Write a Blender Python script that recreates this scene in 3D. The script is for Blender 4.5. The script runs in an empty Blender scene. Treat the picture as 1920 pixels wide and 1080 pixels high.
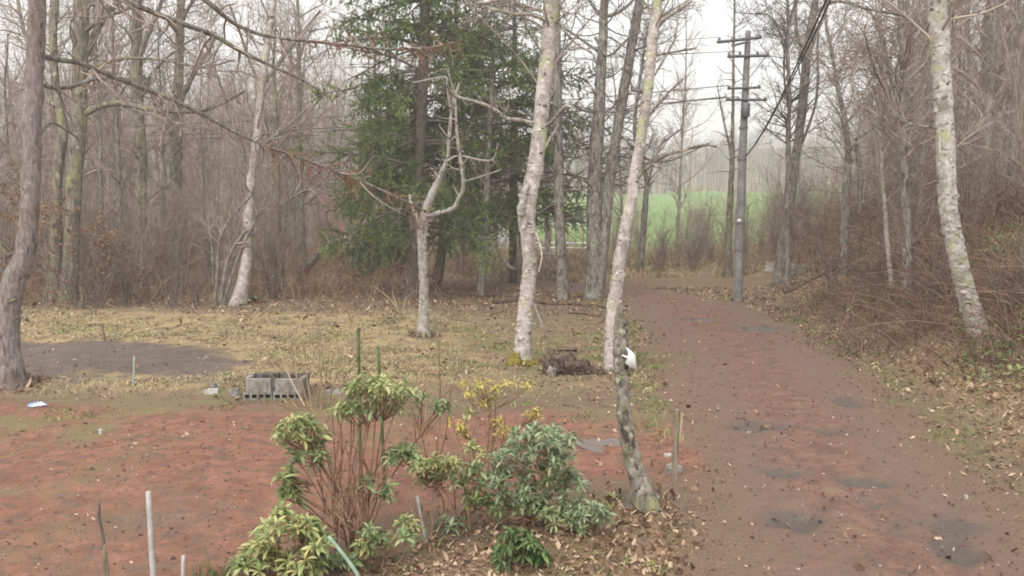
import bpy, math, random
import numpy as np
from mathutils import Vector, noise as mnoise

random.seed(7)
RNG = np.random.default_rng(11)
SC = bpy.context.scene
COL = SC.collection

# ------------------------------------------------------------------ camera, sky, sun, exposure
CAM_H = 3.0
PITCH = math.radians(5.0)
F_PX = 1600.0                       # focal length in pixels of a 1920 px wide frame
cd = bpy.data.cameras.new("camera")
cd.sensor_width = 36.0
cd.lens = F_PX / 1920 * 36.0
cd.clip_start = 0.1
cd.clip_end = 6000
cam = bpy.data.objects.new("camera", cd)
COL.objects.link(cam)
cam.location = (0, 0, CAM_H)
cam.rotation_euler = (math.pi / 2 - PITCH, 0, 0)
SC.camera = cam

SUN_EL, SUN_AZ = math.radians(42), math.radians(200)
world = bpy.data.worlds.new("World")
SC.world = world
world.use_nodes = True
wn, wl = world.node_tree.nodes, world.node_tree.links
wn.clear()
sky = wn.new("ShaderNodeTexSky")
sky.sky_type = 'NISHITA'
sky.sun_disc = False
sky.sun_elevation = SUN_EL
sky.sun_rotation = SUN_AZ
sky.air_density = 1.0
sky.dust_density = 4.0
sky.ozone_density = 1.0
hs = wn.new("ShaderNodeHueSaturation")
hs.inputs["Saturation"].default_value = 0.10
flat = wn.new("ShaderNodeMixRGB")
flat.inputs["Fac"].default_value = 0.80           # the cloud layer: an even pale grey
flat.inputs["Color2"].default_value = (8.6, 8.8, 8.75, 1)
bg = wn.new("ShaderNodeBackground")
bg.inputs["Strength"].default_value = 0.1
wo = wn.new("ShaderNodeOutputWorld")
wl.new(sky.outputs[0], hs.inputs["Color"])
wl.new(hs.outputs[0], flat.inputs["Color1"])
wl.new(flat.outputs[0], bg.inputs["Color"])
wl.new(bg.outputs[0], wo.inputs["Surface"])

sd = bpy.data.lights.new("sun", 'SUN')
sd.energy = 1.5
sd.angle = math.radians(50)
sd.color = (1.0, 0.96, 0.90)
sun = bpy.data.objects.new("sun", sd)
COL.objects.link(sun)
_az = SUN_AZ
sdir = Vector((math.sin(_az) * math.cos(SUN_EL), math.cos(_az) * math.cos(SUN_EL), math.sin(SUN_EL)))
sun.rotation_euler = sdir.to_track_quat('Z', 'Y').to_euler()
sun.location = (0, 0, 40)

SC.view_settings.view_transform = 'Standard'
SC.view_settings.look = 'None'
SC.view_settings.exposure = 0.74
SC.view_settings.gamma = 1
SC.view_settings.use_curve_mapping = False
SC.render.engine = 'CYCLES'
SC.cycles.filter_width = 1.8
SC.cycles.max_bounces = 5
SC.cycles.diffuse_bounces = 3
SC.cycles.glossy_bounces = 2
SC.cycles.volume_bounces = 2
SC.cycles.use_denoising = True
try:
    SC.cycles.denoiser = 'OPENIMAGEDENOISE'
except Exception:
    pass

# ------------------------------------------------------------------ noise and terrain
def _h(ix, iy, s):
    n = (ix.astype(np.int64) * 374761393 + iy.astype(np.int64) * 668265263 + s * 1442695041) & 0xFFFFFFFF
    n = ((n ^ (n >> 13)) * 1274126177) & 0xFFFFFFFF
    return ((n ^ (n >> 16)) & 0xFFFF) / 65535.0

def vn(x, y, sc=1.0, s=0):
    x = np.asarray(x, float) * sc; y = np.asarray(y, float) * sc
    ix, iy = np.floor(x), np.floor(y)
    fx, fy = x - ix, y - iy
    fx = fx * fx * (3 - 2 * fx); fy = fy * fy * (3 - 2 * fy)
    a = _h(ix, iy, s); b = _h(ix + 1, iy, s); c = _h(ix, iy + 1, s); d = _h(ix + 1, iy + 1, s)
    return (a * (1 - fx) + b * fx) * (1 - fy) + (c * (1 - fx) + d * fx) * fy

def fbm(x, y, sc=1.0, s=0, o=4):
    t, a, w = 0, 0.5, 0
    for k in range(o):
        t = t + a * vn(x, y, sc, s + k * 17); w += a; sc *= 2.03; a *= 0.5
    return t / w

def sm(a, b, x):
    t = np.clip((np.asarray(x, float) - a) / (b - a), 0, 1)
    return t * t * (3 - 2 * t)

ROAD = np.array([(3.3, 3.0, 1.9), (3.45, 7.0, 1.85), (3.6, 9.4, 1.75), (4.1, 12, 1.85), (4.75, 16, 2.0), (5.2, 20, 2.05),
                 (5.5, 24, 2.15), (5.55, 28, 2.1), (4.6, 32.0, 1.9), (2.0, 35.3, 1.8), (-2, 36.6, 1.8), (-8, 37.2, 1.7), (-16, 38.5, 1.6)])

def road_in(x, y):
    """metres inside the drive's edge (negative outside)"""
    best = np.full(np.shape(x), -1e9)
    for (x0, y0, w0), (x1, y1, w1) in zip(ROAD[:-1], ROAD[1:]):
        dx, dy = x1 - x0, y1 - y0
        t = np.clip(((x - x0) * dx + (y - y0) * dy) / (dx * dx + dy * dy), 0, 1)
        d = np.hypot(x - x0 - t * dx, y - y0 - t * dy)
        best = np.maximum(best, w0 + (w1 - w0) * t - d)
    return best

def height(x, y):
    x = np.asarray(x, float); y = np.asarray(y, float)
    s = x - (4.25 + 0.155 * y)
    bank = 3.1 * sm(-0.2, 6.5, s) * (1 - 0.65 * sm(34, 60, y)) * sm(1, 7, y)
    yy = np.maximum(y, 1.0)
    u = x / yy
    left = 5.0 * sm(52, 150, y) * (1 - sm(-0.24, 0.0, u)) + 8 * sm(150, 260, y) * (1 - sm(-0.3, 0.0, u))
    right = 4.0 * sm(60, 170, y) * sm(0.30, 0.48, u)
    field = 0.047 * np.clip(y - 58, 0, 175) + 17 * sm(235, 430, y) * (.55 + .9 * vn(x, 0 * y, .016, 7))
    ditch = -0.35 * np.exp(-((y - 47 - 0.1 * x) / 4.0) ** 2) * sm(-6, 2, x)
    ditch = ditch + 0.50 * np.exp(-((y - 40.2 + .25 * (x - 6)) / 1.9) ** 2) * sm(1.5, 4, x) * (1 - sm(10, 14, x)) * (.6 + .8 * vn(x, y, .5, 88))
    mound = 0.16 * np.exp(-((y - 23 + 0.1 * x) / 3.0) ** 2) * sm(2, -3, x) + 0.12 * np.exp(-(((y - 14.6) / 0.7) ** 2)) * sm(1, -3, x)
    rd = road_in(x, y)
    nz = (fbm(x, y, 0.35, 3, 3) - 0.5) * 0.22 * (1 - 0.75 * sm(-0.6, 0.6, rd))
    fine = (fbm(x, y, 2.2, 9, 3) - 0.5) * 0.060 * (1 - sm(18, 34, y)) * (1 - 0.45 * sm(-0.4, 0.4, rd)) + (fbm(x, y, 6.5, 19, 2) - 0.5) * 0.024 * (1 - sm(12, 20, y))
    big = (fbm(x, y, 0.06, 5, 3) - 0.5) * 2.2 * sm(45, 120, y)
    roll = (vn(x, y, 0.012, 77) - 0.5) * 10 * sm(240, 400, y)
    return bank + left + right + field + ditch + mound + nz + fine + big + roll

def hz(x, y):
    return float(height(np.array([x]), np.array([y]))[0])

CP, SP = math.cos(PITCH), math.sin(PITCH)
def ray(px, py):
    a, b = px - 960.0, 540.0 - py
    return np.array([a, F_PX * CP + b * SP, -F_PX * SP + b * CP]) / F_PX

def at(px, py, Y):
    """world point seen at that place of the photograph, Y metres ahead"""
    d = ray(px, py)
    t = Y / d[1]
    return np.array([d[0] * t, Y, CAM_H + d[2] * t])

def gnd(px, py):
    d = ray(px, py)
    ts = np.concatenate([np.arange(4, 60, 0.02), np.arange(60, 400, 0.2)])
    z = CAM_H + d[2] * ts - height(d[0] * ts, d[1] * ts)
    k = np.where(z < 0)[0]
    t = ts[k[0]] if len(k) else 400.0
    x, y = d[0] * t, d[1] * t
    return np.array([x, y, hz(x, y)])

# ------------------------------------------------------------------ mesh helpers
class Geo:
    def __init__(self):
        self.v, self.q, self.t, self.n = [], [], [], 0
        self.mi_q, self.mi_t = [], []
        self.c = []
    def add(self, V, Q=None, T=None, m=0, col=None):
        V = np.asarray(V, float).reshape(-1, 3)
        if Q is not None and len(Q):
            Q = np.asarray(Q, np.int64).reshape(-1, 4); self.q.append(Q + self.n); self.mi_q.append(np.full(len(Q), m))
        if T is not None and len(T):
            T = np.asarray(T, np.int64).reshape(-1, 3); self.t.append(T + self.n); self.mi_t.append(np.full(len(T), m))
        self.v.append(V)
        self.c.append(np.full(len(V), 0.5) if col is None else np.broadcast_to(np.asarray(col, float), (len(V),)))
        self.n += len(V)
        return self
    def tube(self, P, R, k=6, m=0, lump=0.0, cap=False, col=None):
        P = np.asarray(P, float); R = np.asarray(R, float)
        if P.ndim == 2:
            P, R = P[None], R[None]
        B, n, _ = P.shape
        T = np.gradient(P, axis=1)
        T /= np.linalg.norm(T, axis=2, keepdims=True) + 1e-9
        mean = T.mean(1)
        ref = np.where((np.abs(mean[:, 2]) > 0.8)[:, None], np.array([[1.0, 0.13, 0]]), np.array([[0.05, 0, 1.0]]))
        U = np.cross(T, ref[:, None, :]); U /= np.linalg.norm(U, axis=2, keepdims=True) + 1e-9
        W = np.cross(T, U)
        a = np.arange(k) * 2 * math.pi / k
        RR = R[:, :, None] * np.ones(k)
        if lump:
            RR = RR * (1 + lump * RNG.normal(size=RR.shape))
        V = P[:, :, None, :] + RR[..., None] * (np.cos(a)[:, None] * U[:, :, None, :] + np.sin(a)[:, None] * W[:, :, None, :])
        b = np.arange(B)[:, None, None] * (n * k); i = np.arange(n - 1)[None, :, None] * k; j = np.arange(k)[None, None, :]; j2 = (j + 1) % k
        Q = np.stack([b + i + j, b + i + j2, b + i + k + j2, b + i + k + j], -1).reshape(-1, 4)
        c = None
        if col is not None:
            c = np.broadcast_to(np.asarray(col, float).reshape(-1, 1), (B, n * k)).reshape(-1)
        T3 = None
        if cap:
            cen = P[:, -1, :] + T[:, -1, :] * R[:, -1:] * 0.3
            V = np.concatenate([V.reshape(-1, 3), cen])
            jj = np.arange(k)
            T3 = np.concatenate([np.stack([bb * n * k + (n - 1) * k + jj, bb * n * k + (n - 1) * k + (jj + 1) % k, np.full(k, B * n * k + bb)], -1) for bb in range(B)])
            if c is not None:
                c = np.concatenate([c, np.full(B, 0.5)])
        return self.add(V, Q, T3, m, c)
    def box(self, c, s, rz=0.0, m=0, rx=0.0, ry=0.0):
        h = np.array(s, float) / 2
        V = np.array([(x, y, z) for x in (-1, 1) for y in (-1, 1) for z in (-1, 1)], float) * h
        V = V @ rot(rx, ry, rz).T + np.array(c, float)
        Q = [(0, 1, 3, 2), (4, 6, 7, 5), (0, 4, 5, 1), (2, 3, 7, 6), (0, 2, 6, 4), (1, 5, 7, 3)]
        return self.add(V, Q, m=m)
    def mesh(self, name, mats, smooth=True, origin=None):
        V = np.concatenate(self.v) if self.v else np.zeros((0, 3))
        if origin is not None:
            V = V - np.asarray(origin, float)
        me = bpy.data.meshes.new(name)
        me.vertices.add(len(V)); me.vertices.foreach_set('co', V.astype(np.float32).ravel())
        q = np.concatenate(self.q) if self.q else np.zeros((0, 4), np.int64)
        t = np.concatenate(self.t) if self.t else np.zeros((0, 3), np.int64)
        li = np.concatenate([q.ravel(), t.ravel()]).astype(np.int32)
        me.loops.add(len(li)); me.loops.foreach_set('vertex_index', li)
        ls = np.concatenate([np.arange(len(q)) * 4, len(q) * 4 + np.arange(len(t)) * 3]).astype(np.int32)
        me.polygons.add(len(ls)); me.polygons.foreach_set('loop_start', ls)
        mi = np.concatenate(self.mi_q + self.mi_t).astype(np.int32) if (self.mi_q or self.mi_t) else np.zeros(0, np.int32)
        me.polygons.foreach_set('material_index', mi)
        me.polygons.foreach_set('use_smooth', np.full(len(ls), smooth))
        for mm in (mats if isinstance(mats, (list, tuple)) else [mats]):
            me.materials.append(mm)
        a = me.attributes.new('var', 'FLOAT', 'POINT')
        a.data.foreach_set('value', np.concatenate(self.c).astype(np.float32) if self.c else np.zeros(0, np.float32))
        me.update(calc_edges=True)
        me.validate()
        return me

def rot(rx, ry, rz):
    cx, sx, cy, sy, cz, sz = math.cos(rx), math.sin(rx), math.cos(ry), math.sin(ry), math.cos(rz), math.sin(rz)
    return np.array([[cz, -sz, 0], [sz, cz, 0], [0, 0, 1]]) @ np.array([[cy, 0, sy], [0, 1, 0], [-sy, 0, cy]]) @ np.array([[1, 0, 0], [0, cx, -sx], [0, sx, cx]])

def link(name, me, parent=None, loc=(0, 0, 0), rotz=0.0):
    o = bpy.data.objects.new(name, me)
    COL.objects.link(o)
    o.location = loc
    o.rotation_euler = (0, 0, rotz)
    if parent is not None:
        o.parent = parent
    return o

def tag(o, label=None, cat=None, group=None, kind=None):
    for k, v in (('label', label), ('category', cat), ('group', group), ('kind', kind)):
        if v:
            o[k] = v
    return o

def thing(name, label, cat, loc, group=None, rotz=0.0):
    return tag(link(name, None, None, tuple(float(q) for q in loc), rotz), label, cat, group)

def structure(name, me, kind='structure'):
    return tag(link(name, me), kind=kind)

def dup(root, loc, rotz, label, scale=1.0, group=None):
    r = root.copy(); COL.objects.link(r)
    r.location = tuple(float(q) for q in loc); r.rotation_euler = (0, 0, rotz); r.scale = (scale,) * 3
    r['label'] = label
    if group:
        r['group'] = group
    for ch in root.children:
        c = ch.copy(); COL.objects.link(c); c.parent = r
        for g in ch.children:
            d = g.copy(); COL.objects.link(d); d.parent = c
    return r

# ------------------------------------------------------------------ materials
def mat(name, stops, scale=4.0, detail=6, rough=0.85, bump=0.0, bscale=None, mapscale=(1, 1, 1), layers=(), var=0.0, rnd=0.0, spec=0.2, coord='Object', trans=0.0, dist=0.03, squeeze=.55):
    """noise through a colour ramp; layers: (colour, scale, mapscale, low, high) patches laid over it; var: spread by the 'var' attribute"""
    m = bpy.data.materials.new(name); m.use_nodes = True
    nt = m.node_tree; N, L = nt.nodes, nt.links
    N.clear()
    out = N.new('ShaderNodeOutputMaterial'); b = N.new('ShaderNodeBsdfPrincipled')
    b.inputs['Roughness'].default_value = rough
    b.inputs['Specular IOR Level'].default_value = spec
    L.new(b.outputs[0], out.inputs['Surface'])
    tc = N.new('ShaderNodeTexCoord')
    def noise(sc, ms, det=6, rg=0.6):
        mp = N.new('ShaderNodeMapping'); mp.inputs['Scale'].default_value = ms
        L.new(tc.outputs[coord], mp.inputs['Vector'])
        n = N.new('ShaderNodeTexNoise'); n.inputs['Scale'].default_value = sc; n.inputs['Detail'].default_value = det; n.inputs['Roughness'].default_value = rg
        L.new(mp.outputs[0], n.inputs['Vector'])
        return n
    n = noise(scale, mapscale, detail)
    fac = n.outputs['Fac']
    def math_(op, a, c=None, v=None):
        q = N.new('ShaderNodeMath'); q.operation = op
        L.new(a, q.inputs[0])
        if c is not None: L.new(c, q.inputs[1])
        if v is not None: q.inputs[1].default_value = v
        return q.outputs[0]
    if var:
        at_ = N.new('ShaderNodeAttribute'); at_.attribute_name = 'var'
        d = math_('MULTIPLY', math_('SUBTRACT', at_.outputs['Fac'], v=0.5), v=var)
        fac = math_('ADD', fac, d)
    if rnd:
        oi = N.new('ShaderNodeObjectInfo')
        d = math_('MULTIPLY', math_('SUBTRACT', oi.outputs['Random'], v=0.5), v=rnd)
        fac = math_('ADD', fac, d)
    r = N.new('ShaderNodeValToRGB')
    cr = r.color_ramp
    while len(cr.elements) < len(stops): cr.elements.new(0.5)
    for e, (p, c) in zip(cr.elements, stops):
        e.position = min(1, max(0, .5 + (p - .5) * squeeze)); e.color = (*c, 1)
    L.new(fac, r.inputs['Fac'])
    colour = r.outputs['Color']
    for (c, sc, ms, lo, hi) in layers:
        nn = noise(sc, ms, 5, 0.65)
        rr = N.new('ShaderNodeMapRange'); rr.inputs[1].default_value = lo; rr.inputs[2].default_value = hi
        L.new(nn.outputs['Fac'], rr.inputs[0])
        mx = N.new('ShaderNodeMixRGB'); mx.inputs['Color2'].default_value = (*c, 1)
        L.new(rr.outputs[0], mx.inputs['Fac']); L.new(colour, mx.inputs['Color1'])
        colour = mx.outputs[0]
    L.new(colour, b.inputs['Base Color'])
    if bump:
        nb = noise(bscale or scale * 3, mapscale, 5)
        bp = N.new('ShaderNodeBump'); bp.inputs['Strength'].default_value = bump; bp.inputs['Distance'].default_value = dist
        L.new(nb.outputs['Fac'], bp.inputs['Height']); L.new(bp.outputs[0], b.inputs['Normal'])
    if trans:
        tr = N.new('ShaderNodeBsdfTranslucent'); L.new(colour, tr.inputs['Color'])
        ms_ = N.new('ShaderNodeMixShader'); ms_.inputs[0].default_value = trans
        L.new(b.outputs[0], ms_.inputs[1]); L.new(tr.outputs[0], ms_.inputs[2]); L.new(ms_.outputs[0], out.inputs['Surface'])
    return m

V1 = (1, 1, 1)
M = {}
M['bark_grey'] = mat('grey_bark', [(0.25, (.11, .095, .085)), (0.5, (.22, .195, .175)), (0.8, (.36, .33, .30))], 6, 8, bump=0.6, mapscale=(3, 3, .7),
                     layers=[((.33, .34, .24), 5, V1, .55, .63), ((.09, .075, .065), 6, (1, 1, .35), .56, .63)])
M['bark_purple'] = mat('smooth_grey_bark', [(0.25, (.16, .135, .13)), (0.5, (.235, .20, .195)), (0.8, (.33, .29, .28))], 7, 8, bump=0.45, mapscale=(3, 3, .9),
                       layers=[((.17, .11, .085), 1.8, (1, 1, .5), .54, .66), ((.085, .07, .065), 8, (1, 1, .3), .57, .64), ((.40, .38, .34), 12, V1, .61, .66)])
M['bark_moss'] = mat('mossy_bark', [(0.25, (.10, .09, .07)), (0.5, (.19, .17, .13)), (0.8, (.31, .29, .23))], 5, 8, bump=0.7, mapscale=(3, 3, .8),
                     layers=[((.29, .28, .13), 2.4, (1, 1, .6), .52, .64), ((.46, .46, .37), 6, V1, .60, .65), ((.09, .075, .06), 6, (1, 1, .35), .55, .63)])
M['bark_birch'] = mat('birch_bark', [(0.1, (.27, .23, .21)), (0.5, (.48, .42, .39)), (0.9, (.68, .62, .59))], 6, 8, bump=0.6, mapscale=(1.3, 1.3, 1.0),
                      layers=[((.24, .215, .20), 1.7, (1, 1, .7), .50, .62), ((.25, .19, .16), 8, (1, 1, 3), .58, .63), ((.42, .43, .26), 3.0, (1, 1, .9), .55, .62), ((.075, .06, .055), 5, (1, 1, 1.8), .61, .65), ((.68, .66, .60), 9, (1, 1, 1.5), .58, .63)])
M['bark_young'] = mat('young_grey_bark', [(0.1, (.19, .165, .15)), (0.5, (.36, .325, .295)), (0.9, (.54, .50, .46))], 7, 8, bump=0.6, mapscale=(1.2, 1.2, 1.0), layers=[((.10, .085, .075), 5, (1, 1, 1.2), .57, .63), ((.40, .40, .27), 4, V1, .57, .64), ((.56, .54, .48), 9, V1, .59, .64)])
M['bark_lichen'] = mat('lichen_birch_bark', [(0.1, (.26, .24, .21)), (0.5, (.46, .43, .39)), (0.9, (.68, .65, .60))], 7, 8, bump=0.7, mapscale=(1.2, 1.2, 1.2),
                       layers=[((.20, .17, .15), 5, (1, 1, 3.5), .56, .62), ((.44, .45, .27), 3.0, V1, .56, .64), ((.10, .085, .07), 6, (1, 1, 1.6), .59, .63), ((.64, .64, .55), 9, V1, .58, .63), ((.25, .23, .19), 1.5, V1, .56, .66)])
M['bark_snag'] = mat('snag_bark', [(0.25, (.14, .12, .10)), (0.5, (.25, .22, .185)), (0.8, (.38, .34, .29))], 7, 8, bump=0.7, mapscale=(2, 2, .9),
                     layers=[((.42, .43, .32), 8, V1, .57, .63), ((.17, .16, .075), 3, V1, .55, .64), ((.07, .06, .05), 6, (1, 1, .7), .58, .64)])
M['moss'] = mat('yellow_moss', [(0.3, (.12, .09, .02)), (0.55, (.27, .21, .035)), (0.8, (.38, .32, .07))], 14, 6, bump=0.8, rough=1)
M['twig'] = mat('bare_twigs', [(0.2, (.20, .16, .135)), (0.6, (.36, .295, .25)), (0.9, (.50, .42, .355))], 2, 4, var=0.5)
M['twig_dark'] = mat('dark_twigs', [(0.2, (.10, .085, .075)), (0.7, (.19, .16, .14))], 2, 4, var=0.4)
M['twig_red'] = mat('budding_twigs', [(0.3, (.15, .075, .05)), (0.6, (.27, .14, .095)), (0.85, (.36, .21, .14))], 3, 4, var=0.6)
M['twig_pale'] = mat('pale_dry_stems', [(0.3, (.27, .19, .12)), (0.6, (.42, .31, .20)), (0.85, (.55, .44, .30))], 3, 4, var=0.6)
M['brush'] = mat('brown_brush', [(0.15, (.18, .10, .065)), (0.5, (.34, .21, .14)), (0.85, (.52, .37, .245))], 1.5, 4, var=0.8)
M['brush_grey'] = mat('grey_brush', [(0.2, (.20, .16, .13)), (0.5, (.35, .28, .23)), (0.9, (.50, .42, .335))], 1.5, 4, var=0.8)
M['needle'] = mat('spruce_needles', [(0.1, (.06, .10, .03)), (0.5, (.14, .21, .06)), (0.9, (.27, .35, .095))], 0.55, 4, var=0.55, rough=.75)
M['spruce_bark'] = mat('spruce_bark', [(0.3, (.075, .06, .05)), (0.7, (.17, .14, .12))], 8, 7, bump=0.8, mapscale=(2, 2, .6))
M['leaf_yellow'] = mat('yellow_green_leaf', [(0.1, (.21, .27, .10)), (0.45, (.43, .47, .20)), (0.75, (.60, .60, .29)), (0.95, (.66, .57, .24))], 9, 3, rnd=0.55, var=.5, rough=.55, spec=.3, trans=.25)
M['leaf_green'] = mat('green_leaf', [(0.1, (.12, .17, .07)), (0.5, (.26, .33, .15)), (0.9, (.45, .51, .26))], 9, 3, rnd=0.5, var=.5, rough=.55, spec=.3, trans=.2)
M['leaf_grey'] = mat('grey_green_leaf', [(0.1, (.125, .175, .085)), (0.5, (.245, .315, .17)), (0.9, (.40, .47, .29))], 9, 3, rnd=0.5, var=.5, rough=.5, spec=.35, trans=.15)
M['leaf_dark'] = mat('dark_green_leaf', [(0.1, (.06, .11, .035)), (0.5, (.13, .20, .07)), (0.9, (.26, .34, .12))], 9, 3, rnd=0.5, var=.5, rough=.55, spec=.3, trans=.2)
M['leaf_gold'] = mat('golden_leaf', [(0.2, (.40, .36, .10)), (0.5, (.58, .50, .14)), (0.8, (.70, .60, .20))], 9, 3, rnd=0.5, var=.5, rough=.55, trans=.3)
M['stem'] = mat('reddish_stem', [(0.2, (.16, .09, .055)), (0.6, (.31, .185, .12)), (0.9, (.45, .31, .21))], 9, 5, rnd=0.4, bump=.3)
M['litter'] = mat('fallen_leaf', [(0.10, (.10, .055, .035)), (0.35, (.20, .12, .075)), (0.6, (.33, .205, .135)), (0.85, (.46, .31, .205)), (1.0, (.54, .40, .28))], 1.0, 2, var=1.1, rough=.8)
M['straw'] = mat('dry_grass', [(0.2, (.19, .14, .09)), (0.5, (.34, .265, .165)), (0.8, (.50, .415, .265))], 1, 2, var=0.9, rough=.9)
M['green_blade'] = mat('green_grass', [(0.2, (.10, .14, .05)), (0.5, (.20, .26, .08)), (0.8, (.32, .36, .13))], 1, 2, var=0.8, rough=.8)
M['pebble'] = mat('small_stone', [(0.2, (.07, .055, .05)), (0.5, (.20, .15, .13)), (0.85, (.42, .38, .35))], 1, 2, var=0.9, rough=.9)
M['concrete'] = mat('weathered_concrete', [(0.2, (.17, .155, .14)), (0.5, (.29, .265, .24)), (0.85, (.40, .375, .34))], 9, 8, bump=.5, bscale=60, layers=[((.20, .20, .13), 4, V1, .55, .68), ((.11, .095, .085), 5, (1, 1, .4), .54, .66)], dist=.006)
M['concrete_pole'] = mat('pole_concrete', [(0.3, (.165, .16, .155)), (0.6, (.235, .23, .22)), (0.8, (.29, .28, .27))], 4, 6, bump=.2, layers=[((.24, .23, .2), 2, (1, 1, .3), .58, .75)])
M['metal_dark'] = mat('dark_steel', [(0.3, (.09, .09, .095)), (0.7, (.16, .16, .165))], 12, 4, rough=.5, spec=.5)
M['cable'] = mat('black_cable', [(0.3, (.05, .05, .055)), (0.7, (.08, .08, .085))], 6, 2, rough=.6)
M['galv'] = mat('galvanised_pipe', [(0.3, (.38, .37, .36)), (0.7, (.54, .53, .51))], 12, 5, rough=.45, spec=.5, layers=[((.30, .20, .14), 7, V1, .64, .75)])
M['white_paint'] = mat('white_paint', [(0.3, (.66, .66, .64)), (0.7, (.80, .80, .78))], 5, 4, rough=.55)
M['white_cloth'] = mat('white_plastic', [(0.3, (.80, .80, .78)), (0.7, (.90, .90, .88))], 6, 4, rough=.5, bump=.1, trans=.15)
M['blue_plastic'] = mat('pale_blue_plastic', [(0.35, (.25, .34, .62)), (0.55, (.55, .62, .82)), (0.75, (.80, .83, .90))], 14, 3, rough=.4)
M['green_stake'] = mat('green_stake', [(0.3, (.055, .085, .035)), (0.7, (.12, .155, .06))], 10, 4, rough=.55)
M['pale_stake'] = mat('faded_green_stake', [(0.3, (.25, .36, .27)), (0.7, (.38, .48, .36))], 10, 4, rough=.5)
M['old_wood'] = mat('weathered_wood', [(0.25, (.16, .125, .09)), (0.5, (.27, .22, .16)), (0.8, (.38, .32, .245))], 6, 7, bump=.5, mapscale=(6, 6, .6), layers=[((.26, .27, .15), 4, V1, .58, .72)], dist=.008)
M['dark_wood'] = mat('rotten_wood', [(0.25, (.055, .04, .03)), (0.5, (.13, .09, .065)), (0.8, (.24, .17, .125))], 9, 7, bump=.8)
M['stone'] = mat('field_stone', [(0.25, (.17, .155, .14)), (0.5, (.30, .28, .26)), (0.8, (.45, .43, .40))], 12, 6, bump=.5)
M['cut_wood'] = mat('cut_wood', [(0.3, (.42, .33, .2)), (0.7, (.6, .5, .34))], 9, 5)
M['pink_wall'] = mat('pink_boards', [(0.3, (.50, .20, .16)), (0.7, (.62, .29, .24))], 3, 4)
M['roof'] = mat('dark_roof', [(0.3, (.13, .11, .10)), (0.7, (.20, .17, .16))], 3, 4)
M['pale_stone'] = mat('pale_stone', [(0.25, (.36, .34, .31)), (0.5, (.48, .46, .43)), (0.8, (.58, .56, .53))], 10, 6, bump=.4)
M['rail_paint'] = mat('weathered_white_paint', [(0.3, (.42, .42, .40)), (0.7, (.55, .55, .53))], 3, 4)
M['beech_leaf'] = mat('dry_beech_leaf', [(0.2, (.16, .095, .06)), (0.5, (.29, .175, .11)), (0.9, (.42, .27, .17))], 1, 2, var=.9, trans=.25)
M['brush_dark'] = mat('bramble', [(0.15, (.13, .072, .052)), (0.5, (.24, .145, .105)), (0.85, (.40, .28, .20))], 1.5, 4, var=0.8)
M['hearth_shade'] = mat('shade_painted_concrete', [(0.3, (.06, .055, .05)), (0.5, (.12, .11, .10)), (0.8, (.22, .205, .19))], 7, 6, bump=.4)  # dark colour puts the hearth hollow's shade onto its back blocks and ash
M['glass'] = mat('window_glass', [(0.3, (.05, .06, .07)), (0.7, (.09, .10, .11))], 2, 2, rough=.15, spec=.6)
M['tarp'] = mat('turquoise_tarp', [(0.3, (.18, .42, .40)), (0.7, (.32, .58, .54))], 3, 4, rough=.5)
M['pale_house'] = mat('pale_siding', [(0.3, (.50, .54, .56)), (0.7, (.64, .67, .68))], 3, 4)
M['sasa'] = mat('broad_green_leaf', [(0.2, (.12, .17, .06)), (0.5, (.23, .31, .11)), (0.8, (.36, .43, .17))], 1, 2, var=.8, rough=.5, trans=.2)
# ------------------------------------------------------------------ ground sheet, drive, yard, garden bed, field
def axis(lo, hi, a, b, step, grow):
    core = list(np.arange(a, b + 1e-6, step))
    s, x, up = step, core[-1], []
    while x < hi:
        s *= grow; x += s; up.append(x)
    s, x, dn = step, core[0], []
    while x > lo:
        s *= grow; x -= s; dn.append(x)
    return np.array(dn[::-1] + core + up)

GX = axis(-420, 420, -9, 9, 0.10, 1.045)
GY = axis(-40, 520, 5.5, 15, 0.09, 1.022)
XX, YY = np.meshgrid(GX, GY)
HH = height(XX, YY)
puds = [(1425, 802, .48, .22), (1462, 884, .36, .20), (1560, 812, .26, .16), (1500, 980, .32, .22), (1715, 975, .62, .30), (1660, 950, .35, .2), (1588, 754, .20, .26), (1430, 617, .7, .4), (1620, 905, .28, .14), (1770, 1010, .14, .45), (1800, 1045, .16, .4), (1310, 600, .6, .3), (1445, 868, .2, .2)]
hollow = np.zeros_like(XX)
for (px, py, rx, ry) in puds:
    c = gnd(px, py)
    hollow = np.maximum(hollow, np.exp(-(((XX - c[0] - .25 * (YY - c[1]) * 0) / (rx * 1.0)) ** 2 + ((YY - c[1]) / (ry * 1.5)) ** 2) * 1.2))
hollow = hollow * (.25 + 1.35 * sm(.32, .62, fbm(XX, YY, 2.3, 171, 4)))
HH = HH - 0.07 * hollow
wob = (fbm(XX, YY, 0.9, 21, 4) - 0.5) * 1.5 + (fbm(XX, YY, 4.0, 25, 3) - 0.5) * 0.5

def poly_in(x, y, pts):
    """signed distance inside a convex outline given anticlockwise"""
    d = np.full(np.shape(x), 1e9)
    for (x0, y0), (x1, y1) in zip(pts, pts[1:] + pts[:1]):
        L = math.hypot(x1 - x0, y1 - y0)
        d = np.minimum(d, ((x1 - x0) * (y - y0) - (y1 - y0) * (x - x0)) / L)
    return d

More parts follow.
